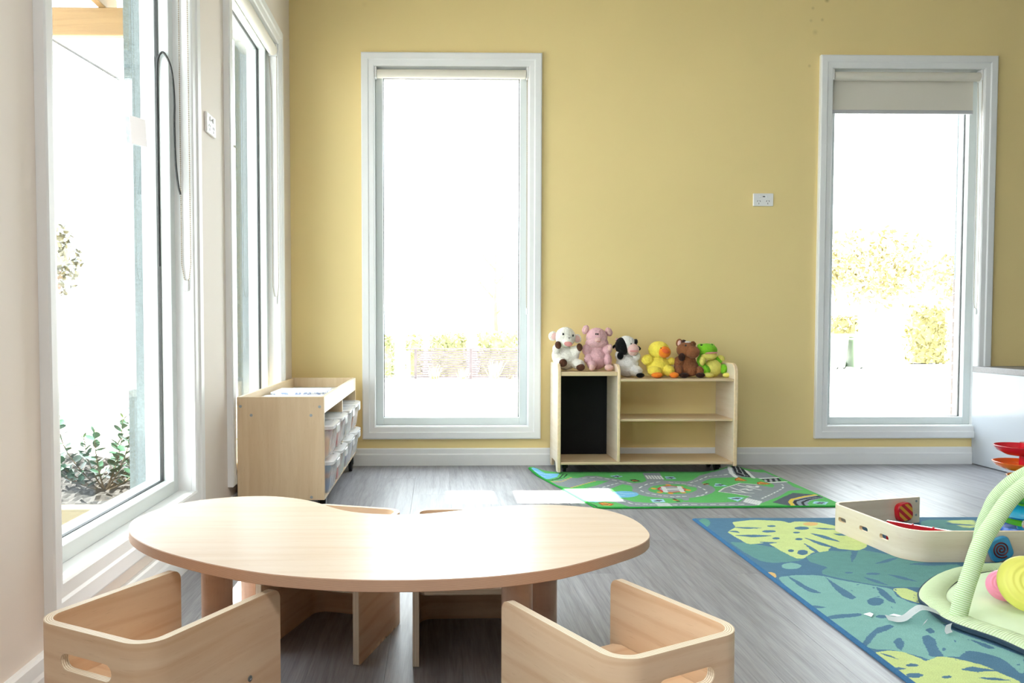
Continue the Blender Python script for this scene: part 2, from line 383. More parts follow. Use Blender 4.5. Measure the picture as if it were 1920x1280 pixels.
JUNGLE = [
('g',[(1.093,3.178),(1.081,3.15),(1.068,3.128),(1.055,3.112),(1.044,3.107),(1.036,3.113),(1.033,3.128),(1.035,3.151),(1.042,3.179),(1.054,3.207),(1.067,3.231),(1.08,3.247),(1.092,3.253),(1.1,3.247),(1.103,3.23),(1.1,3.206)]),
('d',[(1.066,2.898),(1.127,2.885),(1.186,2.836),(1.222,2.801),(1.213,2.723),(1.249,2.68),(1.205,2.65),(1.125,2.631),(1.085,2.652),(1.07,2.77)]),
('y',[(1.184,3.191),(1.289,3.228),(1.398,3.208),(1.411,3.172),(1.453,3.201),(1.533,3.185),(1.583,3.112),(1.556,3.043),(1.57,2.926),(1.557,2.853),(1.526,2.807),(1.476,2.774),(1.425,2.797),(1.404,2.821),(1.331,2.71),(1.32,2.765),(1.243,2.68),(1.219,2.681),(1.213,2.723),(1.208,2.767),(1.205,2.836),(1.205,2.883),(1.124,2.861),(1.116,2.959),(1.11,3.038),(1.173,3.114)]),
('b',[(1.145,3.114),(1.214,3.11),(1.279,3.095),(1.203,3.082)]),
('b',[(1.114,2.99),(1.198,2.999),(1.27,2.982),(1.182,2.958)]),
('b',[(1.174,2.896),(1.223,2.895),(1.244,2.883),(1.198,2.867)]),
('b',[(1.463,3.097),(1.516,3.091),(1.568,3.068),(1.503,3.063)]),
('b',[(1.417,3.022),(1.462,2.979),(1.479,2.879),(1.437,2.928)]),
('b',[(1.368,2.96),(1.403,2.885),(1.428,2.79),(1.378,2.847)]),
('b',[(1.334,2.886),(1.341,2.81),(1.328,2.71),(1.316,2.77)]),
('b',[(1.502,3.004),(1.536,3.004),(1.55,2.972),(1.513,2.973)]),
('b',[(1.115,3.051),(1.152,3.059),(1.157,3.024),(1.136,3.032)]),
('b',[(1.303,3.045),(1.298,3.038),(1.29,3.032),(1.279,3.028),(1.268,3.027),(1.258,3.029),(1.251,3.033),(1.247,3.039),(1.248,3.046),(1.253,3.053),(1.262,3.059),(1.272,3.063),(1.284,3.064),(1.294,3.063),(1.301,3.059),(1.304,3.052)]),
('b',[(1.337,3.125),(1.333,3.119),(1.328,3.115),(1.321,3.112),(1.314,3.111),(1.307,3.112),(1.303,3.115),(1.301,3.12),(1.302,3.125),(1.305,3.131),(1.311,3.135),(1.318,3.138),(1.325,3.139),(1.332,3.138),(1.336,3.135),(1.338,3.13)]),
('b',[(1.275,2.944),(1.272,2.938),(1.266,2.933),(1.26,2.93),(1.254,2.929),(1.249,2.93),(1.246,2.934),(1.245,2.939),(1.246,2.944),(1.249,2.95),(1.255,2.955),(1.261,2.958),(1.267,2.959),(1.272,2.958),(1.275,2.955),(1.276,2.95)]),
('b',[(1.453,3.089),(1.447,3.08),(1.437,3.072),(1.425,3.067),(1.413,3.065),(1.402,3.067),(1.396,3.072),(1.393,3.08),(1.395,3.09),(1.401,3.1),(1.411,3.108),(1.423,3.113),(1.436,3.114),(1.446,3.112),(1.453,3.107),(1.456,3.099)]),
('b',[(1.388,3.025),(1.384,3.02),(1.379,3.016),(1.374,3.013),(1.368,3.012),(1.363,3.013),(1.36,3.016),(1.359,3.02),(1.36,3.025),(1.364,3.03),(1.368,3.035),(1.374,3.038),(1.38,3.038),(1.385,3.037),(1.388,3.034),(1.389,3.03)]),
('b',[(1.356,2.93),(1.352,2.924),(1.347,2.92),(1.341,2.916),(1.335,2.915),(1.33,2.917),(1.326,2.92),(1.325,2.925),(1.327,2.93),(1.33,2.936),(1.336,2.941),(1.342,2.944),(1.348,2.945),(1.353,2.944),(1.356,2.941),(1.357,2.936)]),
('b',[(1.293,2.755),(1.286,2.742),(1.277,2.732),(1.268,2.725),(1.26,2.722),(1.254,2.725),(1.251,2.732),(1.252,2.743),(1.256,2.755),(1.263,2.768),(1.272,2.779),(1.281,2.786),(1.29,2.788),(1.296,2.786),(1.298,2.778),(1.298,2.767)]),
('b',[(1.255,2.778),(1.251,2.771),(1.246,2.765),(1.241,2.761),(1.236,2.76),(1.232,2.762),(1.23,2.765),(1.23,2.771),(1.232,2.778),(1.236,2.785),(1.241,2.791),(1.247,2.794),(1.252,2.796),(1.255,2.794),(1.257,2.79),(1.257,2.784)]),
('o',[(1.52,3.156),(1.512,3.144),(1.501,3.134),(1.488,3.127),(1.476,3.125),(1.466,3.128),(1.459,3.135),(1.457,3.145),(1.461,3.157),(1.468,3.169),(1.48,3.179),(1.493,3.186),(1.506,3.188),(1.516,3.186),(1.522,3.179),(1.524,3.168)]),
('o',[(1.07,2.492),(1.062,2.477),(1.053,2.464),(1.044,2.456),(1.036,2.454),(1.03,2.456),(1.028,2.465),(1.029,2.478),(1.034,2.493),(1.042,2.508),(1.051,2.521),(1.06,2.53),(1.069,2.533),(1.074,2.529),(1.077,2.52),(1.075,2.507)]),
('o',[(1.056,2.986),(1.052,2.978),(1.048,2.972),(1.044,2.967),(1.04,2.966),(1.038,2.967),(1.037,2.972),(1.037,2.978),(1.04,2.986),(1.043,2.994),(1.047,3.001),(1.051,3.005),(1.055,3.007),(1.057,3.005),(1.058,3.001),(1.058,2.994)]),
('t',[(1.196,2.596),(1.187,2.582),(1.175,2.571),(1.161,2.564),(1.148,2.562),(1.137,2.564),(1.13,2.572),(1.128,2.583),(1.131,2.597),(1.139,2.61),(1.151,2.622),(1.165,2.629),(1.179,2.632),(1.19,2.629),(1.197,2.621),(1.199,2.609)]),
('d',[(1.259,2.701),(1.327,2.754),(1.382,2.775),(1.42,2.764),(1.464,2.774),(1.501,2.785),(1.52,2.762),(1.571,2.717),(1.583,2.653),(1.654,2.632),(1.737,2.61),(1.649,2.443),(1.509,2.312),(1.458,2.378),(1.388,2.379),(1.338,2.396),(1.296,2.431),(1.258,2.467),(1.225,2.504),(1.237,2.541),(1.279,2.579),(1.248,2.639)]),
('b',[(1.457,2.774),(1.482,2.774),(1.433,2.698),(1.38,2.626),(1.415,2.698)]),
('b',[(1.449,2.615),(1.526,2.671),(1.58,2.691),(1.503,2.63)]),
('b',[(1.429,2.51),(1.47,2.482),(1.49,2.424),(1.449,2.455)]),
('b',[(1.338,2.484),(1.366,2.448),(1.377,2.392),(1.346,2.422)]),
('b',[(1.553,2.613),(1.657,2.636),(1.737,2.61),(1.63,2.592)]),
('b',[(1.412,2.51),(1.407,2.505),(1.4,2.501),(1.391,2.498),(1.382,2.498),(1.374,2.499),(1.368,2.502),(1.365,2.506),(1.366,2.511),(1.371,2.516),(1.378,2.52),(1.387,2.522),(1.396,2.523),(1.404,2.522),(1.41,2.519),(1.413,2.515)]),
('b',[(1.33,2.521),(1.327,2.517),(1.322,2.514),(1.317,2.512),(1.312,2.512),(1.308,2.512),(1.305,2.514),(1.304,2.518),(1.304,2.521),(1.307,2.525),(1.312,2.528),(1.317,2.53),(1.322,2.53),(1.326,2.529),(1.329,2.527),(1.33,2.524)]),
('t',[(1.066,2.48),(1.139,2.502),(1.215,2.495),(1.249,2.45),(1.298,2.414),(1.368,2.363),(1.342,2.299),(1.354,2.238),(1.37,2.224),(1.397,2.139),(1.468,2.098),(1.408,2.011),(1.365,1.988),(1.395,1.953),(1.434,1.908),(1.324,1.76),(1.344,1.857),(1.323,1.889),(1.291,1.906),(1.249,1.869),(1.224,1.87),(1.169,1.85),(1.156,1.871),(1.117,1.909),(1.072,1.915),(1.044,1.937),(1.035,2.006),(1.041,2.054),(1.05,2.132),(1.046,2.229),(1.053,2.336)]),
('b',[(1.105,2.497),(1.116,2.452),(1.12,2.387),(1.138,2.323),(1.106,2.335),(1.097,2.397)]),
('b',[(1.222,2.486),(1.218,2.399),(1.223,2.333),(1.218,2.286),(1.195,2.27),(1.186,2.302),(1.195,2.374)]),
('b',[(1.33,2.388),(1.337,2.347),(1.32,2.269),(1.305,2.232),(1.296,2.254),(1.304,2.316)]),
('b',[(1.04,2.226),(1.074,2.223),(1.093,2.208),(1.062,2.199),(1.041,2.206)]),
('b',[(1.049,2.134),(1.096,2.155),(1.164,2.162),(1.161,2.146),(1.129,2.133),(1.058,2.118)]),
('b',[(1.042,1.932),(1.099,2.005),(1.15,2.055),(1.196,2.079),(1.202,2.064),(1.168,2.037),(1.13,2.016),(1.091,1.97),(1.055,1.932)]),
('b',[(1.145,1.969),(1.174,1.992),(1.167,1.957),(1.128,1.903),(1.129,1.93)]),
('b',[(1.229,1.991),(1.257,2.008),(1.258,1.979),(1.234,1.934),(1.21,1.865),(1.177,1.87),(1.205,1.934)]),
('b',[(1.269,2.038),(1.294,2.056),(1.287,2.026),(1.267,2.011)]),
('b',[(1.343,1.977),(1.364,1.947),(1.369,1.914),(1.349,1.913),(1.342,1.949)]),
('b',[(1.34,2.087),(1.416,2.023),(1.434,1.908),(1.403,1.867),(1.379,1.931),(1.336,2.043)]),  # shadow gap under the mat edge, put into the print as blue
('b',[(1.029,2.012),(1.055,2),(1.049,1.937),(1.041,1.965)]),
('b',[(1.281,2.253),(1.272,2.24),(1.26,2.23),(1.249,2.222),(1.238,2.22),(1.23,2.223),(1.226,2.23),(1.227,2.241),(1.232,2.254),(1.241,2.267),(1.252,2.278),(1.264,2.286),(1.275,2.288),(1.284,2.285),(1.287,2.278),(1.286,2.266)]),
('b',[(1.225,2.135),(1.221,2.131),(1.215,2.127),(1.208,2.124),(1.202,2.124),(1.196,2.125),(1.193,2.127),(1.191,2.131),(1.193,2.136),(1.196,2.14),(1.202,2.144),(1.209,2.147),(1.215,2.148),(1.221,2.146),(1.225,2.144),(1.226,2.14)]),
('b',[(1.245,1.914),(1.242,1.91),(1.239,1.907),(1.236,1.905),(1.233,1.904),(1.231,1.905),(1.231,1.907),(1.232,1.91),(1.234,1.914),(1.236,1.918),(1.24,1.921),(1.243,1.923),(1.245,1.924),(1.247,1.923),(1.248,1.921),(1.247,1.918)]),
('y',[(1.368,2.363),(1.411,2.372),(1.429,2.329),(1.405,2.23),(1.37,2.241),(1.349,2.284)]),
('b',[(1.416,2.365),(1.434,2.329),(1.447,2.297),(1.425,2.314)]),
('y',[(1.057,1.896),(1.1,1.909),(1.13,1.901),(1.147,1.864),(1.153,1.845),(1.2,1.872),(1.234,1.859),(1.275,1.818),(1.289,1.78),(1.295,1.72),(1.149,1.523),(0.967,1.526),(1.031,1.725),(1.046,1.793),(1.05,1.852)]),
('b',[(1.066,1.896),(1.085,1.883),(1.095,1.856),(1.078,1.87)]),
('b',[(1.043,1.805),(1.067,1.814),(1.084,1.804),(1.056,1.795)]),
('b',[(1.201,1.798),(1.238,1.814),(1.288,1.789),(1.225,1.783)]),
('b',[(1.211,1.755),(1.251,1.754),(1.284,1.738),(1.24,1.739)]),
('b',[(1.121,1.823),(1.117,1.82),(1.112,1.817),(1.106,1.815),(1.1,1.815),(1.095,1.815),(1.091,1.817),(1.09,1.82),(1.091,1.824),(1.094,1.827),(1.099,1.83),(1.105,1.832),(1.111,1.832),(1.116,1.831),(1.12,1.829),(1.122,1.826)]),
('b',[(1.098,1.768),(1.094,1.763),(1.087,1.759),(1.079,1.756),(1.071,1.756),(1.065,1.757),(1.06,1.76),(1.058,1.764),(1.06,1.769),(1.064,1.774),(1.071,1.778),(1.079,1.78),(1.087,1.781),(1.093,1.78),(1.098,1.777),(1.1,1.773)]),
('b',[(1.159,1.759),(1.156,1.756),(1.152,1.753),(1.147,1.751),(1.142,1.751),(1.138,1.751),(1.135,1.753),(1.134,1.756),(1.135,1.759),(1.138,1.762),(1.142,1.765),(1.147,1.766),(1.152,1.767),(1.157,1.766),(1.159,1.764),(1.16,1.762)]),
('b',[(1.249,1.869),(1.295,1.905),(1.295,1.848),(1.289,1.78),(1.298,1.725),(1.281,1.78),(1.268,1.846)]),
('d',[(1.974,3.216),(2.192,3.212),(2.063,3.021),(1.857,3.025)]),
('y',[(2.061,3.202),(2.192,3.212),(2.132,3.102),(2.071,3.075)]),
('b',[(2.042,3.161),(2.137,3.131),(2.126,3.114),(2.041,3.138)])
]
ROAD = [
('r',0,[(0.534,4.029),(0.608,4.084),(0.691,4.153),(0.727,4.153),(0.783,4.212),(0.838,4.211),(0.874,4.162),(0.92,4.126),(0.957,4.055),(0.989,4.005),(1.034,4.027),(1.066,4.065),(1.103,4.294),(1.196,4.293),(1.158,4.075),(1.185,4.074),(1.272,4.027),(1.14,3.604),(1.005,3.589),(0.95,3.86),(0.957,3.944),(0.923,3.984),(0.831,3.858),(0.769,3.822),(0.758,3.873),(0.648,3.896),(0.59,3.962)]),
('n',0,[(0.653,3.902),(0.723,3.981),(0.816,4.076),(0.873,4.073),(0.828,4.008),(0.78,3.943),(0.704,3.876),(0.665,3.869)]),
('n',0,[(0.794,3.781),(0.855,3.872),(0.922,3.978),(0.957,3.944),(0.943,3.86),(0.937,3.759),(0.962,3.697),(1.016,3.658),(1.061,3.646),(1.118,3.638),(1.117,3.596),(1.073,3.552),(1.008,3.544),(0.948,3.551),(0.885,3.578),(0.854,3.646),(0.81,3.684)]),
('r',0,[(0.745,3.701),(0.793,3.7),(0.843,3.652),(0.881,3.578),(0.948,3.551),(1.032,3.544),(1.129,3.569),(1.096,3.466),(0.84,3.475),(0.798,3.575),(0.733,3.603)]),
('r',0,[(1.342,3.838),(1.323,3.796),(1.298,3.757),(1.266,3.723),(1.231,3.693),(1.192,3.67),(1.152,3.654),(1.111,3.645),(1.072,3.644),(1.035,3.65),(1.002,3.664),(0.974,3.685),(0.953,3.712),(0.938,3.746),(0.932,3.783),(0.933,3.824),(0.944,3.866),(0.962,3.908),(0.989,3.949),(1.022,3.985),(1.061,4.016),(1.104,4.04),(1.149,4.056),(1.194,4.062),(1.236,4.059),(1.274,4.046),(1.306,4.025),(1.331,3.996),(1.347,3.961),(1.354,3.922),(1.352,3.88)]),
('n',0,[(1.258,3.852),(1.243,3.82),(1.22,3.79),(1.193,3.766),(1.161,3.748),(1.128,3.739),(1.096,3.737),(1.067,3.744),(1.043,3.759),(1.025,3.781),(1.016,3.808),(1.015,3.84),(1.024,3.873),(1.041,3.905),(1.066,3.934),(1.097,3.957),(1.131,3.972),(1.166,3.979),(1.199,3.976),(1.227,3.964),(1.248,3.943),(1.261,3.916),(1.264,3.885)]),
('s',0,[(1.071,3.868),(1.111,3.926),(1.155,3.939),(1.179,3.912),(1.204,3.846),(1.175,3.803),(1.119,3.782),(1.075,3.798)]),
('e',0.012,[(1.071,3.868),(1.111,3.926),(1.155,3.939),(1.179,3.912),(1.204,3.846),(1.175,3.803),(1.119,3.782),(1.075,3.798),(1.071,3.868)]),
('o',0,[(1.066,3.875),(1.062,3.889),(1.052,3.895),(1.042,3.889),(1.038,3.875),(1.042,3.861),(1.052,3.855),(1.062,3.861)]),
('o',0,[(1.161,3.959),(1.157,3.973),(1.147,3.979),(1.138,3.973),(1.133,3.959),(1.137,3.945),(1.147,3.939),(1.157,3.945)]),
('o',0,[(1.207,3.905),(1.203,3.919),(1.193,3.925),(1.183,3.919),(1.179,3.905),(1.183,3.891),(1.193,3.885),(1.203,3.891)]),
('o',0,[(1.22,3.827),(1.216,3.842),(1.206,3.847),(1.196,3.842),(1.192,3.827),(1.196,3.813),(1.206,3.807),(1.215,3.813)]),
('o',0,[(1.115,3.761),(1.111,3.775),(1.101,3.781),(1.091,3.775),(1.087,3.761),(1.091,3.747),(1.101,3.741),(1.11,3.747)]),
('o',0,[(1.181,3.778),(1.177,3.792),(1.167,3.798),(1.157,3.792),(1.153,3.778),(1.157,3.764),(1.167,3.758),(1.177,3.764)]),
('o',0,[(1.071,3.786),(1.067,3.8),(1.057,3.806),(1.047,3.8),(1.043,3.786),(1.047,3.772),(1.057,3.766),(1.066,3.772)]),
('w',0.022,[(1.088,3.794),(1.108,3.914)]),
('w',0.022,[(1.168,3.794),(1.188,3.914)]),
('w',0.022,[(1.098,3.854),(1.178,3.854)]),
('r',0,[(1.343,3.792),(1.401,3.883),(1.526,4),(1.594,3.961),(1.644,3.883),(1.676,3.942),(1.679,4.009),(1.77,4.034),(1.753,3.898),(1.77,3.831),(1.685,3.802),(1.587,3.68),(1.474,3.563),(1.39,3.478),(1.072,3.475),(1.101,3.569),(1.186,3.555),(1.358,3.565),(1.408,3.636),(1.454,3.682),(1.402,3.747)]),
('r',0,[(1.237,4.016),(1.315,4.095),(1.39,4.214),(1.476,4.288),(1.575,4.291),(1.772,4.288),(1.776,4.153),(1.677,4.124),(1.592,4.138),(1.484,4.139),(1.421,4.129),(1.354,4.048),(1.302,3.96),(1.306,3.853),(1.233,3.918)]),
('w',0.008,[(1.454,3.682),(1.402,3.747),(1.343,3.792),(1.401,3.883),(1.526,4),(1.594,3.961)]),
('w',0.01,[(1.44,3.897),(1.468,3.77)]),
('w',0.01,[(1.497,3.946),(1.562,3.828)]),
('w',0.01,[(1.412,3.798),(1.496,3.757)]),
('w',0.018,[(1.538,3.934),(1.547,3.908),(1.568,3.895),(1.583,3.922)]),
('w',0.016,[(1.474,3.85),(1.503,3.86),(1.502,3.825),(1.519,3.837)]),
('w',0.014,[(1.418,3.802),(1.451,3.78)]),
('k',0,[(1.617,4.385),(1.642,4.363),(1.65,4.29),(1.66,4.259),(1.637,4.137),(1.596,4.149),(1.572,4.181),(1.592,4.299)]),
('k',0,[(1.673,4.108),(1.777,4.134),(1.76,4.053),(1.68,4.02)]),
('w',0.02,[(1.575,4.291),(1.558,4.211),(1.558,4.138)]),
('w',0.02,[(1.66,4.272),(1.646,4.132)]),
('w',0.022,[(1.68,4.124),(1.778,4.146)]),
('w',0.02,[(1.678,4.011),(1.772,4.034)]),
('s',0.006,[(1.621,4.337),(1.592,4.21),(1.628,4.161)]),
('s',0.006,[(1.635,4.311),(1.61,4.161)]),
('s',0.012,[(1.692,4.093),(1.671,4.031)]),
('s',0.012,[(1.724,4.107),(1.699,4.035)]),
('s',0.012,[(1.755,4.116),(1.733,4.046)]),
('k2',0,[(1.502,3.553),(1.603,3.67),(1.686,3.756),(1.762,3.725),(1.775,3.709),(1.695,3.669),(1.621,3.614),(1.587,3.561),(1.562,3.474),(1.527,3.513)]),
('r2',0,[(1.771,3.706),(1.782,3.648),(1.692,3.591),(1.651,3.533),(1.637,3.47),(1.565,3.471),(1.592,3.561),(1.628,3.618),(1.694,3.665)]),
('y',0.018,[(1.774,3.711),(1.697,3.672),(1.622,3.618),(1.587,3.561),(1.563,3.471)]),
('k',0.014,[(1.779,3.682),(1.688,3.635),(1.622,3.587),(1.599,3.543),(1.585,3.471)]),
('k',0.012,[(1.78,3.66),(1.694,3.613),(1.642,3.56),(1.625,3.516),(1.616,3.47)]),
('p',0,[(0.488,4.305),(0.517,4.37),(0.54,4.361),(0.572,4.278),(0.648,4.277),(0.622,4.179),(0.573,4.12),(0.493,4.128)]),
('p',0,[(0.49,3.638),(0.545,3.606),(0.611,3.578),(0.655,3.469),(0.561,3.506),(0.49,3.545)]),
('p',0,[(0.943,3.739),(0.936,3.72),(0.925,3.703),(0.91,3.688),(0.894,3.677),(0.876,3.67),(0.859,3.668),(0.842,3.671),(0.828,3.678),(0.817,3.69),(0.809,3.705),(0.806,3.723),(0.808,3.742),(0.815,3.761),(0.825,3.779),(0.84,3.794),(0.856,3.806),(0.875,3.813),(0.893,3.816),(0.91,3.813),(0.925,3.805),(0.936,3.792),(0.943,3.777),(0.945,3.759)]),
('p',0,[(0.666,3.591),(0.716,3.616),(0.747,3.593),(0.708,3.573)]),
('q',0.008,[(0.509,4.305),(0.542,4.266),(0.597,4.228)]),
('q',0.008,[(0.516,4.205),(0.558,4.18)]),
('q',0.008,[(0.844,3.78),(0.886,3.75),(0.925,3.759)]),
('q',0.008,[(0.824,3.732),(0.869,3.712)]),
('k',0.007,[(0.49,4.098),(0.527,4.074),(0.581,4.085),(0.632,4.154),(0.666,4.257)]),
('k',0.007,[(0.506,4.157),(0.547,4.097),(0.611,4.108),(0.656,4.166),(0.687,4.256)]),
('k',0.007,[(0.6,3.605),(0.642,3.577),(0.664,3.524),(0.672,3.468)]),
('k',0.007,[(0.621,3.614),(0.666,3.577),(0.689,3.515),(0.698,3.468)]),
('i',0,[(0.907,4.203),(0.952,4.227),(0.972,4.184),(0.927,4.156)]),
('k2',0.02,[(0.924,4.183),(0.953,4.197)]),
('k2',0.012,[(0.942,4.207),(0.941,4.173)]),
('i',0,[(1.194,4.188),(1.24,4.187),(1.238,4.125),(1.183,4.116)]),
('k2',0.02,[(1.198,4.144),(1.228,4.158)]),
('k2',0.012,[(1.218,4.168),(1.215,4.135)]),
('i',0,[(0.969,3.629),(1.028,3.628),(1.021,3.562),(0.963,3.563)]),
('k2',0.02,[(0.982,3.588),(1.007,3.599)]),
('k2',0.012,[(0.998,3.606),(0.997,3.581)]),
('i',0,[(1.398,3.998),(1.42,3.984),(1.438,3.931),(1.365,3.92)]),
('k2',0.02,[(1.39,3.95),(1.419,3.962)]),
('k2',0.012,[(1.41,3.971),(1.405,3.941)]),
('i',0,[(1.334,3.656),(1.381,3.67),(1.414,3.655),(1.355,3.579)]),
('k2',0.02,[(1.357,3.633),(1.383,3.643)]),
('k2',0.012,[(1.375,3.651),(1.371,3.625)]),
('i',0,[(1.704,3.577),(1.76,3.561),(1.723,3.509),(1.674,3.533)]),
('k2',0.02,[(1.701,3.538),(1.728,3.548)]),
('k2',0.012,[(1.72,3.555),(1.714,3.531)]),
('o',0,[(0.514,4.059),(0.536,4.04),(0.564,3.977),(0.55,3.951),(0.522,3.969)]),
('k',0.012,[(0.527,3.999),(0.547,3.99)]),
('e2',0.007,[(0.514,4.059),(0.536,4.04),(0.564,3.977),(0.55,3.951),(0.522,3.969),(0.514,4.059)]),
('o',0,[(0.719,3.562),(0.749,3.567),(0.779,3.536),(0.756,3.506),(0.727,3.515)]),
('k',0.012,[(0.738,3.537),(0.754,3.53)]),
('e2',0.007,[(0.719,3.562),(0.749,3.567),(0.779,3.536),(0.756,3.506),(0.727,3.515),(0.719,3.562)]),
('o',0,[(1.536,4.096),(1.567,4.131),(1.585,4.067),(1.556,4.054),(1.528,4.064)]),
('k',0.012,[(1.544,4.082),(1.562,4.073)]),
('e2',0.007,[(1.536,4.096),(1.567,4.131),(1.585,4.067),(1.556,4.054),(1.528,4.064),(1.536,4.096)]),
('o',0,[(1.617,4.01),(1.646,4.036),(1.669,3.98),(1.638,3.963),(1.607,3.972)]),
('k',0.012,[(1.626,3.992),(1.643,3.983)]),
('e2',0.007,[(1.617,4.01),(1.646,4.036),(1.669,3.98),(1.638,3.963),(1.607,3.972),(1.617,4.01)]),
('k',0,[(0.983,4.096),(1.018,4.105),(1.035,4.054),(0.994,4.041)]),
('o',0.012,[(0.999,4.074),(1.015,4.069)]),
('k',0,[(1.073,3.639),(1.088,3.642),(1.094,3.577),(1.076,3.577)]),
('o',0.012,[(1.075,3.608),(1.089,3.604)]),
('k',0,[(1.325,3.977),(1.356,4.003),(1.364,3.981),(1.326,3.951)]),
('o',0.012,[(1.334,3.978),(1.35,3.973)]),
('w',0.01,[(1.101,4.214),(1.09,4.123)]),
('w',0.01,[(1.116,4.212),(1.105,4.121)]),
('w',0.01,[(1.131,4.211),(1.12,4.119)]),
('w',0.01,[(1.146,4.209),(1.135,4.118)]),
('w',0.01,[(1.161,4.207),(1.15,4.116)]),
('w',0.01,[(1.176,4.205),(1.165,4.114)]),
('w',0.01,[(1.42,3.636),(1.379,3.564)]),
('w',0.01,[(1.427,3.625),(1.385,3.554)]),
('w',0.01,[(1.433,3.614),(1.392,3.544)]),
('w',0.01,[(1.44,3.604),(1.398,3.533)]),
('w',0.01,[(1.446,3.593),(1.404,3.523)]),
('w',0.01,[(1.452,3.582),(1.41,3.513)]),
('w',0.01,[(1.458,3.572),(1.417,3.503)]),
('w2',0,[(0.967,3.55),(1.029,3.549),(1.03,3.48),(0.968,3.482)]),
('y',0.011,[(0.548,4.051),(0.552,4.051)]),
('y',0.011,[(0.562,4.051),(0.566,4.051)]),
('y',0.011,[(0.576,4.051),(0.58,4.051)]),
('y',0.011,[(0.59,4.05),(0.594,4.05)]),
('y',0.011,[(0.604,4.05),(0.608,4.05)]),
('y',0.011,[(0.618,4.05),(0.622,4.05)]),
('y',0.011,[(0.634,4.064),(0.639,4.073)]),
('y',0.011,[(0.651,4.093),(0.656,4.102)]),
('y',0.011,[(0.669,4.123),(0.674,4.132)]),
('y',0.011,[(0.687,4.155),(0.693,4.165)]),
('y',0.011,[(0.653,3.902),(0.658,3.908)]),
('y',0.011,[(0.67,3.922),(0.675,3.928)]),
('y',0.011,[(0.687,3.941),(0.693,3.947)]),
('y',0.011,[(0.705,3.96),(0.71,3.966)]),
('y',0.011,[(0.722,3.98),(0.728,3.986)]),
('y',0.011,[(0.74,4),(0.745,4.006)]),
('y',0.011,[(0.758,4.02),(0.763,4.026)]),
('y',0.011,[(0.776,4.04),(0.781,4.046)]),
('y',0.011,[(0.794,4.06),(0.799,4.066)]),
('w',0.008,[(0.754,4.152),(0.774,4.158)]),
('w',0.008,[(0.795,4.164),(0.816,4.171)]),
('w',0.008,[(0.836,4.169),(0.852,4.152)]),
('w',0.008,[(0.867,4.135),(0.883,4.118)]),
('w',0.008,[(0.898,4.097),(0.912,4.075)]),
('w',0.008,[(0.926,4.053),(0.94,4.032)]),
('w',0.008,[(0.954,4.013),(0.968,3.995)]),
('w',0.008,[(0.807,3.904),(0.821,3.919)]),
('w',0.008,[(0.835,3.934),(0.849,3.95)]),
('w',0.008,[(0.863,3.965),(0.877,3.981)]),
('w',0.008,[(0.891,3.997),(0.906,4.013)]),
('w',0.008,[(1.126,4.041),(1.107,4.027)]),
('w',0.008,[(1.088,4.013),(1.069,4)]),
('w',0.008,[(1.05,3.986),(1.028,3.956)]),
('w',0.008,[(1.006,3.926),(0.985,3.891)]),
('w',0.008,[(0.976,3.83),(0.982,3.801)]),
('w',0.008,[(0.988,3.773),(0.998,3.757)]),
('w',0.008,[(1.009,3.744),(1.02,3.731)]),
('w',0.008,[(1.031,3.718),(1.042,3.707)]),
('w',0.008,[(1.054,3.7),(1.067,3.693)]),
('w',0.008,[(1.079,3.686),(1.092,3.68)]),
('w',0.008,[(1.107,3.683),(1.122,3.686)]),
('w',0.008,[(1.138,3.69),(1.153,3.693)]),
('w',0.008,[(1.172,4.029),(1.186,4.019)]),
('w',0.008,[(1.2,4.01),(1.214,4)]),
('w',0.008,[(1.227,3.99),(1.241,3.981)]),
('w',0.008,[(0.802,3.629),(0.816,3.616)]),
('w',0.008,[(0.83,3.602),(0.843,3.588)]),
('w',0.008,[(0.854,3.566),(0.865,3.544)]),
('w',0.008,[(0.879,3.532),(0.894,3.528)]),
('w',0.008,[(0.91,3.524),(0.926,3.52)]),
('w',0.008,[(0.941,3.516),(0.958,3.515)]),
('w',0.008,[(0.974,3.513),(0.99,3.512)]),
('w',0.008,[(1.006,3.511),(1.023,3.51)]),
('w',0.008,[(1.039,3.508),(1.055,3.507)]),
('w',0.008,[(1.072,3.506),(1.088,3.504)]),
('w',0.008,[(1.251,3.961),(1.26,3.949)]),
('w',0.008,[(1.268,3.938),(1.277,3.927)]),
('w',0.008,[(1.284,3.913),(1.287,3.886)]),
('w',0.008,[(1.289,3.858),(1.29,3.831)]),
('w',0.008,[(1.283,3.786),(1.267,3.753)]),
('w',0.008,[(1.247,3.725),(1.23,3.706)]),
('w',0.008,[(1.215,3.697),(1.201,3.687)]),
('w',0.008,[(1.277,4.016),(1.295,4.034)]),
('w',0.008,[(1.313,4.053),(1.332,4.072)]),
('w',0.008,[(1.351,4.094),(1.372,4.121)]),
('w',0.008,[(1.393,4.148),(1.414,4.176)]),
('w',0.008,[(1.429,4.181),(1.444,4.186)]),
('w',0.008,[(1.459,4.191),(1.473,4.194)]),
('w',0.008,[(1.487,4.195),(1.501,4.196)]),
('w',0.008,[(1.514,4.197),(1.528,4.198)]),
('w',0.008,[(1.085,3.517),(1.106,3.517)]),
('w',0.008,[(1.127,3.518),(1.148,3.518)]),
('w',0.008,[(1.169,3.518),(1.19,3.518)]),
('w',0.008,[(1.211,3.519),(1.232,3.519)]),
('w',0.008,[(1.253,3.519),(1.274,3.519)]),
('w',0.008,[(1.295,3.52),(1.316,3.52)]),
('w',0.008,[(1.337,3.52),(1.358,3.52)]),
('w',0.008,[(1.488,3.635),(1.501,3.65)]),
('w',0.008,[(1.514,3.664),(1.526,3.679)]),
('w',0.008,[(1.54,3.694),(1.553,3.708)]),
('w',0.008,[(1.566,3.724),(1.58,3.739)]),
('w',0.008,[(1.594,3.755),(1.608,3.772)]),
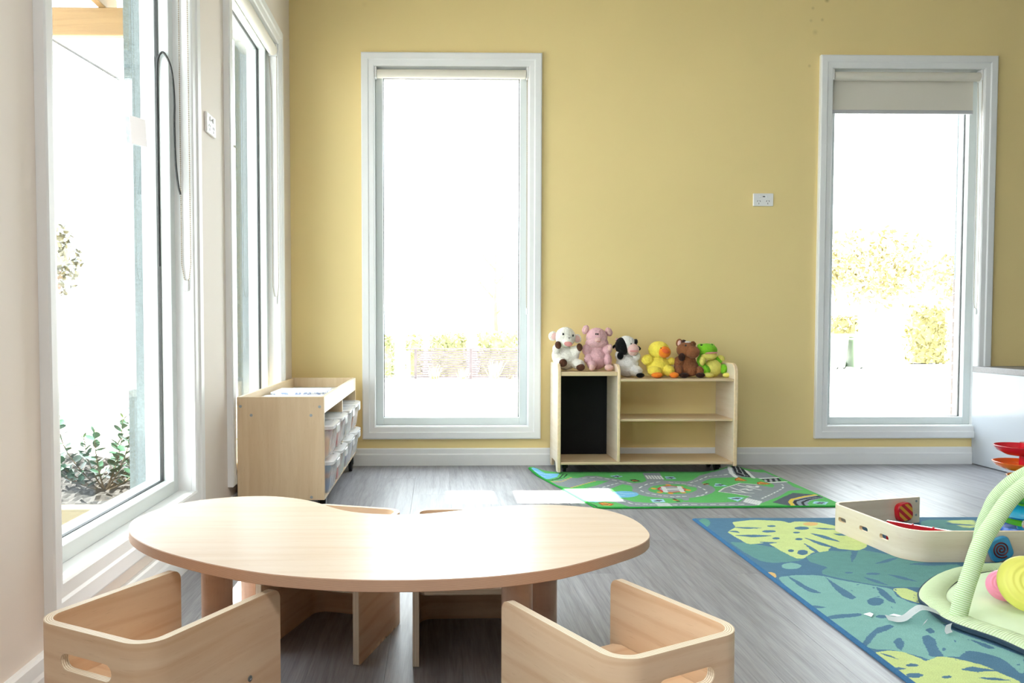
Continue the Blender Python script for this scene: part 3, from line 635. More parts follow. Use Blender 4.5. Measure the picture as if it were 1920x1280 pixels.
('w',0.008,[(1.622,3.788),(1.636,3.805)]),
('w',0.008,[(1.65,3.822),(1.665,3.84)]),
('w',0.008,[(1.68,3.857),(1.698,3.894)]),
('w',0.008,[(1.716,3.932),(1.721,3.959)])
]
ROOF = [(-2.75, -1.065, -2.3, 3.60), (-2.75, -1.065, 3.87, 4.75), (-1.30, -1.065, 3.60, 3.87), (-2.75, -2.2, 3.60, 3.87), (-1.98, -1.92, 3.60, 3.87)]  # roof sheets with a slot and batten shaped to gate the sun patch
# ------------------------------------------------------------------ materials
M = {}
def yellow_wall():
    n = N('yellow_paint'); c = s2l('ead694'); c = (.80, .64, .305)
    g = n.n('ShaderNodeNewGeometry'); t = n.n('ShaderNodeTexNoise', i_Scale=1.1, i_Detail=3.0); n.l(g.outputs['Position'], t.inputs['Vector'])
    r = ramp(n, [(.3, tuple(x*.97 for x in c)), (.7, tuple(x*1.02 for x in c))]); n.l(t.outputs['Fac'], r.inputs[0]); col = r.outputs[0]
    for x, z, rad, k in ((2.215, 2.66, .017, .55), (2.135, 2.615, .012, .28), (2.125, 2.545, .012, .22), (2.19, 2.55, .012, .3), (2.15, 2.48, .02, .2), (2.12, 2.29, .012, .3), (-.42, 2.62, .02, .06)):
        d = n.n('ShaderNodeVectorMath', operation='DISTANCE'); d.inputs[1].default_value = (x, 4.6, z); n.l(g.outputs['Position'], d.inputs[0])
        q = n.n('ShaderNodeMapRange', i_1=0.0, i_2=rad, i_3=k, i_4=0.0); n.l(d.outputs['Value'], q.inputs[0])
        col = mixc(n, q.outputs[0], col, (.16, .10, .03))
    n.l(col, n.b.inputs['Base Color']); n.set(Roughness=.55)
    t2 = n.n('ShaderNodeTexNoise', i_Scale=260.0); n.l(g.outputs['Position'], t2.inputs['Vector'])
    b = n.n('ShaderNodeBump', i_Strength=.06, i_Distance=.001); n.l(t2.outputs['Fac'], b.inputs['Height']); n.l(b.outputs[0], n.b.inputs['Normal'])
    return n.m
M['yellow'] = yellow_wall()
M['dimwall'] = mat('grey_paint', (.30, .30, .30), .7)
M['offwhite'] = mat('offwhite_paint', (.80, .725, .66), .6, bump=.05, bscale=250)
M['ceiling'] = mat('ceiling_paint', (.70, .70, .69), .8)
M['trim'] = mat('white_gloss_trim', (.82, .83, .84), .35, noise=.015, nscale=6)
M['alu'] = mat('white_window_frame', (.66, .71, .71), .35)
M['rubber'] = mat('black_rubber', (.012, .014, .015), .55)
M['glass'] = thin_glass('window_glass')
M['clad'] = mat('blue_grey_render', (.075, .10, .11), .9, noise=.35, nscale=160, bump=.6, bscale=200)
M['brick'] = mat('dark_brick', (.12, .10, .095), .9, noise=.3, nscale=30, bump=.5)
M['mortar'] = mat('mortar', (.45, .43, .40), .95)
M['gpo'] = mat('white_plastic_plate', (.82, .82, .82), .3)
M['dark'] = mat('dark_slot', (.02, .02, .02), .6)
M['blind'] = mat('cream_blind_fabric', (.74, .70, .62), .8, bump=.15, bscale=900)
M['blindbar'] = mat('grey_blind_bar', (.50, .50, .52), .4)
M['chain'] = mat('pale_bead_chain', (.40, .34, .26), .4)
M['clear'] = mat('clear_plastic_clip', (.8, .82, .82), .2)
M['birch'] = veneer('birch_veneer', 'e0c4a5', 'cba27c', .40, ring=.3)
M['birch2'] = veneer('birch_veneer_top', 'e4d2c2', 'd9c1aa', .30, ring=.25)
M['maple'] = veneer('pale_maple_board', 'd6bf9d', 'c9ad88', .45, ring=.15)
M['maple2'] = veneer('pale_ply_panel', 'dccfbc', 'cfbea6', .42, ring=.15)
M['beech'] = veneer('beech_leg', 'cdab95', 'bb977f', .45, su=26, sv=2.2, ring=.1)
M['edge'] = ply_edge('ply_edge', 'f0e4d0', 'c2a688', 8)
M['edge2'] = ply_edge('ply_edge_table', 'cba58b', 'a47a60', 24)
M['edge1'] = mat('pale_board_edge', s2l('e6cca6'), .5, noise=.08, nscale=60)
M['screw'] = mat('steel_screw', (.35, .38, .40), .35, metal=.8)
M['black'] = mat('black_plastic', (.012, .012, .013), .4)
M['board'] = mat('matt_blackboard', (.008, .008, .009), .85, spec=.2)
M['castermetal'] = mat('caster_metal', (.25, .25, .25), .4, metal=.7)
def plank_mat():
    n = N('grey_wood_floor'); uv = n.n('ShaderNodeUVMap'); oi = n.n('ShaderNodeObjectInfo')
    cmb = n.n('ShaderNodeCombineXYZ'); n.l(oi.outputs['Random'], cmb.inputs[0]); n.l(oi.outputs['Random'], cmb.inputs[1])
    ml = n.n('ShaderNodeVectorMath', operation='SCALE', i_Scale=13.0); n.l(cmb.outputs[0], ml.inputs[0])
    ad = n.n('ShaderNodeVectorMath', operation='ADD'); n.l(uv.outputs[0], ad.inputs[0]); n.l(ml.outputs[0], ad.inputs[1])
    def m(x, y):
        q = n.n('ShaderNodeMapping'); q.inputs['Scale'].default_value = (x, y, 1); n.l(ad.outputs[0], q.inputs[0]); return q.outputs[0]
    a, b, c = (.16, .16, .178), (.27, .27, .298), (.36, .36, .392)
    n1 = n.n('ShaderNodeTexNoise', i_Scale=1.0, i_Detail=8.0, i_Roughness=.65, i_Distortion=.8); n.l(m(1.6, 22), n1.inputs['Vector'])
    r1 = ramp(n, [(.26, a), (.48, b), (.74, c)]); n.l(n1.outputs['Fac'], r1.inputs[0])
    w = n.n('ShaderNodeTexWave', i_Scale=1.6, i_Distortion=9.0, i_Detail=4.0); w.bands_direction = 'Y'; n.l(m(.8, 5), w.inputs['Vector'])
    r2 = ramp(n, [(0, (.74, .74, .75)), (.2, (.97, .97, .97)), (1, (1, 1, 1))]); n.l(w.outputs['Fac'], r2.inputs[0])
    n3 = n.n('ShaderNodeTexNoise', i_Scale=1.0, i_Detail=3.0); n.l(m(9, 260), n3.inputs['Vector'])
    r3 = ramp(n, [(.35, (.78, .78, .79)), (.6, (1.02, 1.02, 1.02))]); n.l(n3.outputs['Fac'], r3.inputs[0])
    c1 = mixc(n, .55, r1.outputs[0], r2.outputs[0], 'MULTIPLY'); c2 = mixc(n, .8, c1, r3.outputs[0], 'MULTIPLY')
    tv = n.n('ShaderNodeMapRange', i_3=.93, i_4=1.07); n.l(oi.outputs['Random'], tv.inputs[0])
    vm = n.n('ShaderNodeVectorMath', operation='SCALE'); n.l(c2, vm.inputs[0]); n.l(tv.outputs[0], vm.inputs['Scale'])
    n.l(vm.outputs[0], n.b.inputs['Base Color']); n.set(Roughness=.42)
    bp = n.n('ShaderNodeBump', i_Strength=.25, i_Distance=.001); n.l(n3.outputs['Fac'], bp.inputs['Height']); n.l(bp.outputs[0], n.b.inputs['Normal'])
    return n.m
M['plank'] = plank_mat()
M['subfloor'] = mat('dark_subfloor', (.08, .08, .08), .9)

# ------------------------------------------------------------------ room shell
X0, X1, Y0, Y1, ZC = -.845, 6.4, -3.2, 4.6, 2.9
def wall_cells(us, zs, holes, mk):
    bm = bmesh.new()
    for i in range(len(us)-1):
        for k in range(len(zs)-1):
            uc, zc = (us[i]+us[i+1])/2, (zs[k]+zs[k+1])/2
            if any(a < uc < b and c < zc < d for a, b, c, d in holes): continue
            mk(bm, us[i], us[i+1], zs[k], zs[k+1])
    bmesh.ops.remove_doubles(bm, verts=bm.verts, dist=1e-5)
    return bm
J = .015
OP_L = [(1.757, 2.73, .24, 2.26), (3.275, 4.21, .24, 2.26), (-.5, .9, .80, 2.26), (-2.0, -.75, .80, 2.26)]  # last opening unseen, added for more light from behind the camera
OP_Y = [(-.365, .511, .228, 2.273), (2.252, 3.126, .226, 2.273)]
hol = [(a-J, b+J, c-J, d+J) for a, b, c, d in OP_L]
us = sorted({Y0, Y1+.14} | {q for h in hol for q in h[:2]}); zs = sorted({0, ZC} | {q for h in hol for q in h[2:]})
wl = struct('wall_left', wall_cells(us, zs, hol, lambda bm, a, b, c, d: bx(bm, X0-.14, X0, a, b, c, d)), M['offwhite'])
us2 = us[:-1] + [Y1+.25]
struct('exterior_cladding', wall_cells(us2, [-.1]+zs[1:-1]+[3.1], hol, lambda bm, a, b, c, d: bx(bm, X0-.215, X0-.141, a, b, c, d)), M['clad'], wl)
hol = [(a-J, b+J, c-J, d+J) for a, b, c, d in OP_Y]
us = sorted({X0, X1+.1} | {q for h in hol for q in h[:2]}); zs = sorted({0, ZC} | {q for h in hol for q in h[2:]})
wf = struct('wall_far', wall_cells(us, zs, hol, lambda bm, a, b, c, d: bx(bm, a, b, Y1, Y1+.14, c, d)), M['yellow'])
# outer leaf of the yellow wall: bricks up to sill-block height beside the right window, grey cladding above
us3 = [X0-.2] + us[1:]
struct('exterior_cladding', wall_cells(us3, [1.02, 2.29, 3.1], [(h[0], h[1], h[2], h[3]) for h in hol], lambda bm, a, b, c, d: bx(bm, a, b, Y1+.145, Y1+.24, c, d)), M['clad'], wf)
struct('mortar_bed', wall_cells(us3, [-.1, hol[0][2], 1.02], hol, lambda bm, a, b, c, d: bx(bm, a, b, Y1+.145, Y1+.232, c, d)), M['mortar'], wf)
bmesh_brick = box(-.115, .115, -.05, .05, 0, .076, .004, 1)
b0 = None; bx0 = OP_Y[1][1]+J
for k in range(13):
    for q in range(2):
        xx = bx0 - .006 + .115 + (.24*q if k % 2 == 0 else .24*q-.12+.12)
        if b0 is None:
            b0 = obj('brick', bmesh_brick, M['brick'], wf, local=True); b = b0
        else:
            b = b0.copy(); COL.objects.link(b); b.parent = wf
        b.location = Vector((xx + (0 if k % 2 == 0 else .0), Y1+.194, -.02+.086*k)) - wf.location
struct('wall_right', box(X1, X1+.1, Y0, Y1, 0, ZC), M['dimwall'])
struct('wall_back', box(X0-.14, X1+.1, Y0-.1, Y0, 0, ZC), M['dimwall'])
struct('ceiling', box(X0-.14, X1+.1, Y0-.1, Y1+.14, ZC, ZC+.1), M['ceiling'])
fl = struct('floor', box(X0-.14, X1+.1, Y0-.1, Y1+.14, -.10, -.012), M['subfloor'])
# planks, laid towards the yellow wall
PW, PL = .18, 1.22
pm = {}
def plank(x0, x1, y0, y1):
    w, l = round(x1-x0, 4), round(y1-y0, 4)
    if (w, l) not in pm:
        me = bpy.data.meshes.new('plank'); bm = box(-w/2+.0002, w/2-.0002, -l/2+.0002, l/2-.0002, -.012, 0, .0003, 1); bm.to_mesh(me); bm.free()
        me.materials.append(M['plank']); autouv(me); pm[(w, l)] = me
    o = bpy.data.objects.new('plank', pm[(w, l)]); COL.objects.link(o); o.parent = fl; o.location = Vector(((x0+x1)/2, (y0+y1)/2, 0)) - fl.location
x = X0; r = 0
while x < X1-.01:
    xe = min(x+PW, X1); y = .55 - (.41*r % PL)
    while y < Y1-.01:
        ye = min(y+PL, Y1)
        if Y1-ye < .12: ye = Y1
        plank(x, xe, y, ye); y = ye
    x = xe; r += 1
st_ = struct('floor_area', box(X0, X1, Y0, -.2, -.012, -.0005), M['plank'], fl)
# skirting
def skirting(name, p0, p1, nrm, h=.10, t=.013):
    bm = bmesh.new(); a, b, n = Vector(p0), Vector(p1), Vector(nrm)
    pr = [(0, 0), (t, 0), (t, h*.62), (t*.82, h*.70), (t*.72, h*.94), (t*.5, h), (0, h)]
    A = [bm.verts.new((a+n*d).to_tuple()[:2]+(z,)) for d, z in pr]; B = [bm.verts.new((b+n*d).to_tuple()[:2]+(z,)) for d, z in pr]
    for i in range(len(pr)):
        k = (i+1) % len(pr); bm.faces.new((A[i], A[k], B[k], B[i]))
    bm.faces.new(A[::-1]); bm.faces.new(B)
    return struct(name, bm, M['trim'])
skirting('baseboard_far', (X0+.013, Y1, 0), (3.108, Y1, 0), (0, -1, 0), .10, .015)
skirting('baseboard_left', (X0, Y0, 0), (X0, Y1, 0), (1, 0, 0), .11, .018)
skirting('baseboard_right', (X1, Y0, 0), (X1, 3.84, 0), (-1, 0, 0))

# ------------------------------------------------------------------ windows
def make_window(name, mp, op, aw=.082, arch_out=.025, near=None):
    """mp maps (along, outward, up) to the room; op = opening"""
    u0, u1, z0, z1 = op
    root = empty(name, mp((u0+u1)/2, 0, z0)); root['kind'] = 'structure'
    def add(nm, bm, m):
        for v in bm.verts: v.co = mp(*v.co)
        o = obj(nm, bm, m, root); o['kind'] = 'structure'; return o
    # mitred architrave boards with a stepped face
    prof = [(0, 0), (0, -arch_out*.55), (.006, -arch_out*.72), (aw*.42, -arch_out*.80), (aw*.50, -arch_out), (aw-.006, -arch_out), (aw, -arch_out*.85), (aw, 0)]
    cs = [(u0, z0), (u1, z0), (u1, z1), (u0, z1)]; dr = [(-1, -1), (1, -1), (1, 1), (-1, 1)]
    for i in range(4):
        k = (i+1) % 4; bm = bmesh.new()
        fu = lambda j: (near or aw)/aw if dr[j][0] < 0 else 1
        A = [bm.verts.new((cs[i][0]+dr[i][0]*d*fu(i), w-.0002, cs[i][1]+dr[i][1]*d)) for d, w in prof]
        B = [bm.verts.new((cs[k][0]+dr[k][0]*d*fu(k), w-.0002, cs[k][1]+dr[k][1]*d)) for d, w in prof]
        for j in range(len(prof)):
            j2 = (j+1) % len(prof); bm.faces.new((A[j], A[j2], B[j2], B[j]))
        bm.faces.new(A[::-1]); bm.faces.new(B); add('architrave', bm, M['trim'])
    # jamb lining
    wf_ = .045
    for q in ((u0-J+.001, u0, z0-J, z1+J), (u1, u1+J-.001, z0-J, z1+J), (u0, u1, z0-J+.001, z0), (u0, u1, z1, z1+J-.001)):
        add('jamb_lining', box(q[0], q[1], .0003, wf_+.03, q[2], q[3]), M['trim'])
    fw = .043
    for q in ((u0, u0+fw, z0, z1), (u1-fw, u1, z0, z1), (u0+fw, u1-fw, z0, z0+fw), (u0+fw, u1-fw, z1-fw, z1)):
        add('frame_rail', box(q[0], q[1], wf_, wf_+.095, q[2], q[3], .002, 1), M['alu'])
    g = .006; a0, a1, b0_, b1 = u0+fw-.004, u1-fw+.004, z0+fw-.004, z1-fw+.004
    for q in ((a0, a0+g+.002, b0_, b1), (a1-g-.002, a1, b0_, b1), (a0, a1, b0_, b0_+g), (a0, a1, b1-g, b1)):
        add('gasket', box(q[0], q[1], wf_+.034, wf_+.046, q[2], q[3]), M['rubber'])
    gl = bmesh.new(); bx(gl, a0, a1, wf_+.038, wf_+.042, b0_, b1)
    add('glass_pane', gl, M['glass'])
    return root
mpL = lambda u, w, z: Vector((X0-w, u, z))
mpY = lambda u, w, z: Vector((u, Y1+w, z))
make_window('window_1', mpL, OP_L[0], near=.052); make_window('window_2', mpL, OP_L[1]); make_window('window_5', mpL, OP_L[2]); make_window('added_window_6', mpL, OP_L[3])
make_window('window_3', mpY, OP_Y[0], aw=.074); make_window('window_4', mpY, OP_Y[1], aw=.074)

def bead_chain(pts, pitch=.0068, r=.0026):
    bm = bmesh.new(); P = [Vector(p) for p in pts]; S = [0]
    for a, b in zip(P, P[1:]): S.append(S[-1]+(b-a).length)
    s = 0; i = 0
    while s < S[-1]:
        while s > S[i+1]: i += 1
        p = P[i].lerp(P[i+1], (s-S[i])/(S[i+1]-S[i]))
        q = bmesh.ops.create_icosphere(bm, subdivisions=1, radius=r)
        bmesh.ops.translate(bm, vec=p, verts=q['verts']); s += pitch
    tube(bm, [P[k] for k in range(len(P))], r*.35, 5)
    return bm
def make_blind(label, mp, op, drop, side, ex=0.0):
    u0, u1, z0, z1 = op; rw, rr = .012, .025; zc = z1-.012-rr
    root = thing('roller_blind', label, 'blind', mp((u0+u1)/2, rw, zc))
    def add(nm, bm, m, sm=False):
        for v in bm.verts: v.co = mp(*v.co)
        return obj(nm, bm, m, root, smooth=sm)
    bm = bmesh.new(); lathe(bm, [(0, 0), (rr, 0), (rr, u1-u0-.03), (0, u1-u0-.03)], mtx=Matrix.Rotation(R(90), 3, 'Y'), cx=u0+.015, cy=rw, cz=zc, seg=28)
    add('fabric_roll', bm, M['blind'])
    for a in (u0+.0005, u1-.0125): add('bracket', box(a, a+.012, rw-.02, rw+.022, zc-.026, z1-.0005, .002, 1), M['gpo'])
    if drop:
        w = rw+rr-.002; zb = zc-drop
        add('fabric', box(u0+.017, u1-.032, w-.0008, w+.0008, zb, zc), M['blind'])
        bm = box(u0+.017, u1-.032, w-.008, w+.006, zb-.022, zb, .004, 2)
        add('bottom_rail', bm, M['blindbar'])
    uc = u1-.006 if side > 0 else u0+.006
    bot = .95 if z1 < 2.27 else .90
    pts = [(uc, rw-.03+.052, zc)] + [(uc-.001, .022, zc - (zc-bot-.06)*k/6) for k in range(1, 7)] + [(uc, .014, bot+.012), (uc, .006, bot), (uc, -.002, bot+.012)] + [(uc, -.008+.002*k/6, bot+.06+(zc-bot-.06)*k/6) for k in range(0, 7)]
    c = add('bead_chain', bead_chain(pts), M['chain']); c['kind'] = 'stuff'
    add('chain_clip', box(uc-.004 if side > 0 else uc-.004, uc+.005, .000, .016, bot-.03, bot+.006, .002, 1), M['clear'])
    return root
make_blind('cream roller blind rolled up atop the big left window, near the loose seal', mpL, OP_L[0], 0, 1)
make_blind('cream roller blind rolled up above the narrow left window behind the plywood cabinet', mpL, OP_L[1], 0, 1)
make_blind('cream roller blind rolled up over the yellow wall window beside the cabinet', mpY, OP_Y[0], 0, 1)
make_blind('cream roller blind pulled partly down over the right yellow wall window', mpY, OP_Y[1], .185, 1)

# loose rubber seal hanging from the left window, paper label on its glass
jy = 2.73-.043
pts = [(-.928, jy-.004, z) for z in (1.00, 1.2, 1.4, 1.55)]
loop = [(-.926, jy-.006, 1.655), (-.920, jy-.008, 1.685), (-.908, jy-.008, 1.70), (-.897, jy-.006, 1.69), (-.885, jy+.000, 1.66), (-.879, jy+.008, 1.61), (-.877, jy+.012, 1.54), (-.878, jy+.012, 1.48), (-.877, jy+.012, 1.40), (-.874, jy+.012, 1.33), (-.868, jy+.014, 1.27), (-.862, jy+.016, 1.24)]
bm = tube(bmesh.new(), interp(pts+loop, 5), .0036, 8)
tag(obj('loose_seal', bm, M['rubber']), 'black rubber seal strip hanging loose from the big left window frame', 'seal')
n = N('white_paper'); n.set(Base_Color=(.85, .82, .82, 1), Roughness=.7); tl = n.n('ShaderNodeBsdfTranslucent'); tl.inputs[0].default_value = (.85, .82, .82, 1)
mx = n.n('ShaderNodeMixShader', i_0=.3); n.l(n.b.outputs[0], mx.inputs[1]); n.l(tl.outputs[0], mx.inputs[2]); n.l(mx.outputs[0], n.out.inputs[0]); lbl = n.m
bm = box(-.9225, -.9215, 2.432, 2.562, 1.358, 1.440)
bmesh.ops.rotate(bm, cent=(-.922, 2.50, 1.40), matrix=Matrix.Rotation(R(8), 3, 'X'), verts=bm.verts)
tag(obj('glass_label', bm, lbl), 'white paper label stuck on the glass of the big left window', 'label')

# power outlets
def outlet(mp, u, z, label, dbl=True):
    w, h = .117, .073; root = thing('power_outlet', label, 'outlet', mp(u, 0, z-h/2))
    def add(nm, bm, m):
        for v in bm.verts: v.co = mp(*v.co)
        return obj(nm, bm, m, root)
    add('plate', box(u-w/2, u+w/2, -.010, -.0002, z-h/2, z+h/2, .004, 3), M['gpo'])
    for s in (-1, 1):
        add('switch_rocker', box(u+s*.018-.006, u+s*.018+.006, -.014, -.009, z+.010, z+.026, .002, 2), M['gpo'])
        for dx, dz, ang in ((-.007, -.008, 28), (.007, -.008, -28), (0, -.022, 0)):
            b = box(-.0013, .0013, -.0106, -.0098, -.0045, .0045)
            bmesh.ops.rotate(b, cent=(0, 0, 0), matrix=Matrix.Rotation(R(ang), 3, 'Y'), verts=b.verts)
            bmesh.ops.translate(b, vec=(u+s*.026+dx, 0, z+dz), verts=b.verts)
            add('socket_slot', b, M['dark'])
    add('switch_mark', box(u-.004, u+.010, -.0106, -.0098, z+.015, z+.020), M['dark'])
outlet(mpY, 1.862, 1.528, 'white double power outlet on the yellow wall between the shelf and right window')
outlet(mpL, 2.985, 1.54, 'white double power outlet on the pale strip between the two left windows')

# low bench on the right, against the yellow wall
t = thing('storage_bench', 'glossy white storage bench under the grey worktop at the right', 'cabinet', (4.1, 4.2, 0))
M['white_gloss'] = mat('white_gloss_board', (.45, .48, .525), .2)
obj('side_panel', box(3.11, 3.128, 3.86, 4.599, 0.004, .537, .001, 1), M['white_gloss'], t)
obj('carcass', box(3.129, 6.39, 3.90, 4.599, .08, .536), M['white_gloss'], t)
obj('plinth', box(3.129, 6.39, 3.95, 4.55, .0, .079), M['dark'], t)
for k in range(6):
    a = 3.130+.515*k; d = obj('door', box(a, a+.511, 3.88, 3.899, .085, .533, .001, 1), M['white_gloss'], t)
    obj('handle', tube(bmesh.new(), [(a+.46, 3.865, .40), (a+.46, 3.865, .50)], .005, 8), M['screw'], d)
M['stone'] = mat('grey_laminate', (.12, .12, .13), .35, noise=.12, nscale=120)
tag(obj('worktop', box(3.106, 6.395, 3.84, 4.599, .5375, .571, .002, 2), M['stone']), 'speckled grey laminate worktop on the white bench at the right', 'worktop')
tr = bmesh.new(); bx(tr, 3.36, 3.62, 4.38, 4.53, .5712, .576, .001, 1); bx(tr, 3.36, 3.366, 4.38, 4.53, .576, .583); bx(tr, 3.366, 3.62, 4.524, 4.53, .576, .583)
tag(obj('shallow_tray', tr, mat('pale_tray', (.5, .54, .54), .4)), 'thin pale grey tray lying on the grey worktop near the wall', 'tray')
# added fill lamps (outside the frame, above and behind the camera)
for x, y, p, lab in FILL_LAMPS:
    t = thing('ceiling_fill', lab, 'lamp', (x, y, ZC-.03), 0, 'added ceiling fill lamps')
    obj('frame', box(x-.31, x+.31, y-.31, y+.31, ZC-.02, ZC-.001), M['gpo'], t)
    obj('diffuser', box(x-.29, x+.29, y-.29, y+.29, ZC-.024, ZC-.0205), M['ceiling'], t)
    area('fill_lamp', (x, y, ZC-.03), (0, 0, 0), .58, .58, p, (1, .95, .88))
# ------------------------------------------------------------------ kidney table
def smooth_closed(pts, n=3):
    P = [Vector(p) for p in pts]; out = []; m = len(P)
    for i in range(m):
        p0, p1, p2, p3 = P[i-1], P[i], P[(i+1) % m], P[(i+2) % m]
        for k in range(n):
            t = k/n
            out.append(.5*((2*p1)+(p2-p0)*t+(2*p0-5*p1+4*p2-p3)*t*t+(-p0+3*p1-3*p2+p3)*t**3))
    for _ in range(4):
        out = [(out[i-1]+out[i]*2+out[(i+1) % len(out)])/4 for i in range(len(out))]
    return [tuple(p) for p in out]
t = thing('kidney_table', 'kidney shaped low birch plywood table standing by the big left window', 'table', (-.12, 1.75, 0))
obj('tabletop', prism(bmesh.new(), smooth_closed(TABLE), .3225, .345, 0, 1, .0012), [M['birch2'], M['edge2']], t)
for x, y in ((-.475, 1.70), (.163, 1.652), (.247, 1.872), (-.484, 2.075)):
    bm = lathe(bmesh.new(), [(0, 0), (.028, 0), (.0325, .004), (.0325, .3224), (0, .3224)], x, y, 0, 32)
    obj('leg', bm, M['beech'], t)

# ------------------------------------------------------------------ bentwood toddler chairs
CW, CD, CH, CT = .272, .325, .302, .015
def chair():
    root = thing('toddler_chair', 'x', 'chair', (0, 0, 0), 0, 'bent plywood chairs around the kidney table')
    a = CW/2-CT/2; pth = [(-a, CD), (-a, CT/2), (a, CT/2), (a, CD)]
    def outline(L, S):
        arm = CD-.03; h = .0008
        pts = [(0, .0003, .004), (arm-.02, .0003, .0)]
        for k in range(1, 8):
            q = k/8; pts.append((arm-.02+.07*q, .0003+h*(3*q*q-2*q**3), 0))
        pts.append((arm+.05, .0003+h, 0)); pts.append((L-arm-.05, .0003+h, 0))
        for k in range(1, 8):
            q = 1-k/8; pts.append((L-(arm-.02+.07*q), .0003+h*(3*q*q-2*q**3), 0))
        pts += [(L-arm+.02, .0003, 0), (L, .0003, .004), (L, CH, .020), (0, CH, .020)]
        return round_outline(pts)
    L0 = 2*CD + CW - 2*CT - 2*(2-math.pi/2)*.042
    bm = bent_panel(pth, [0, .042, .042, 0], CT, outline, [(L0/2, .245, .046, .0145)])
    obj('shell', bm, [M['birch'], M['edge']], root, local=True)
    w = CW/2-CT-.0005
    pl = [(-w+.03, CT+.001), (w-.03, CT+.001), (w, CT+.031), (w, CD-.035), (w-.012, CD-.022), (-w+.012, CD-.022), (-w, CD-.035), (-w, CT+.031)]
    obj('seat', prism(bmesh.new(), pl, .164, .179, 0, 1, .001), [M['birch'], M['edge']], root, local=True)
    for sx in (-1, 1):
        for y in (.09, .238):
            bm = lathe(bmesh.new(), [(0, 0), (.0055, 0), (.0055, .0012), (.0028, .0014), (.0022, .0006), (0, .0006)], mtx=Matrix.Rotation(R(90*sx), 3, 'Y'), cx=sx*(CW/2), cy=y, cz=.160, seg=14)
            obj('screw', bm, M['screw'], root, local=True)
    return root
c0 = chair(); c0.location = ((-.4571-.6959)/2, (1.2291+1.3584)/2, 0); c0.rotation_euler = (0, 0, R(-27.9))
c0['label'] = 'bent plywood toddler chair at front left corner, nearest the big left window'
dup(c0, ((.2671+.5074)/2, (1.1579+1.2891)/2, 0), R(28.1), 'bent plywood toddler chair at front right of table, beside the open floor')
dup(c0, (-.224, 2.212, 0), R(163), 'bent plywood toddler chair tucked behind the table, in front of the plywood cabinet')
dup(c0, (.068, 2.178, 0), R(181), 'bent plywood toddler chair behind the table centre, in front of the sunlit floor')

# ------------------------------------------------------------------ casters
def caster_parts(parent, x, y, z_top, ang=0, rad=.026):
    """wheel, fork and plate joined as one caster part with its wheel as sub-part"""
    bm = box(x-.018, x+.018, y-.018, y+.018, z_top-.004, z_top-.0005); bx(bm, x-.016, x-.0125, y-.012, y+.022, rad, z_top-.004); bx(bm, x+.0125, x+.016, y-.012, y+.022, rad, z_top-.004)
    c = obj('caster', bm, M['black'], parent)
    bm = lathe(bmesh.new(), [(0, -.011), (rad*.7, -.011), (rad, -.008), (rad, .008), (rad*.7, .011), (0, .011)], mtx=Matrix.Rotation(R(90), 3, 'Y'), cx=x, cy=y+.012, cz=rad+.0005, seg=22)
    obj('wheel', bm, M['black'], c)

# ------------------------------------------------------------------ plywood cabinet under the second left window
t = thing('storage_cabinet', 'long plywood storage cabinet on casters under the narrow left window', 'cabinet', (-.643, 3.87, 0))
ax0, ax1, ay0, ay1, zb, zt = -.818, -.466, 3.24, 4.47, .095, .516
obj('end_panel', box(ax0, ax1, ay0, ay0+.016, zb, zt, .001, 1), M['maple'], t)
obj('end_panel', box(ax0, ax1, ay1-.016, ay1, zb, zt, .001, 1), M['maple'], t)
obj('back_panel', box(ax0, ax0+.012, ay0+.0165, ay1-.0165, zb, zt-.001), M['maple'], t)
obj('front_rail', box(ax1-.016, ax1, ay0+.0165, ay1-.0165, .448, zt-.0005, .001, 1), M['maple2'], t)
obj('tray_floor', box(ax0+.0125, ax1-.0165, ay0+.0165, ay1-.0165, .452, .464), mat('pale_grey_board', (.62, .62, .60), .4), t)
obj('bottom_panel', box(ax0+.0125, ax1, ay0+.0165, ay1-.0165, zb, zb+.014), M['maple'], t)
obj('divider', box(ax0+.0125, ax1, 3.847, 3.863, zb+.0145, .447), M['maple'], t)
for a, b in ((ay0+.0165, 3.8465), (3.8635, ay1-.0165)):
    obj('shelf', box(ax0+.0125, ax1-.012, a, b, .2485, .2555), M['maple'], t)
for x, z, y in ((-.803, .478, 0), (-.484, .476, 0), (-.760, .442, 0), (-.519, .441, 0), (-.519, .107, 0)):
    bm = lathe(bmesh.new(), [(0, 0), (.006, 0), (.006, .0014), (.003, .0016), (.0025, .0006), (0, .0006)], mtx=Matrix.Rotation(R(90), 3, 'X'), cx=x, cy=ay0, cz=z, seg=14)
    obj('screw', bm, M['screw'], t)
for x in (ax0+.06, ax1-.024):
    for y in (ay0+.10, ay1-.062): caster_parts(t, x, y, zb, rad=.040)

# translucent tubs
n = N('translucent_tub_plastic'); n.set(Base_Color=(.90, .92, .94, 1), Roughness=.22)
tr = n.n('ShaderNodeBsdfTransparent'); tl = n.n('ShaderNodeBsdfTranslucent'); tl.inputs[0].default_value = (.9, .92, .95, 1)
m1 = n.n('ShaderNodeMixShader', i_0=.25); n.l(n.b.outputs[0], m1.inputs[1]); n.l(tl.outputs[0], m1.inputs[2])
m2 = n.n('ShaderNodeMixShader', i_0=.66); n.l(m1.outputs[0], m2.inputs[1]); n.l(tr.outputs[0], m2.inputs[2]); n.l(m2.outputs[0], n.out.inputs[0])
M['tub'] = n.m
n = N('white_tub_lid'); n.set(Base_Color=(.88, .90, .92, 1), Roughness=.2)
tr = n.n('ShaderNodeBsdfTransparent'); m2 = n.n('ShaderNodeMixShader', i_0=.22); n.l(n.b.outputs[0], m2.inputs[1]); n.l(tr.outputs[0], m2.inputs[2]); n.l(m2.outputs[0], n.out.inputs[0])
M['lid'] = n.m
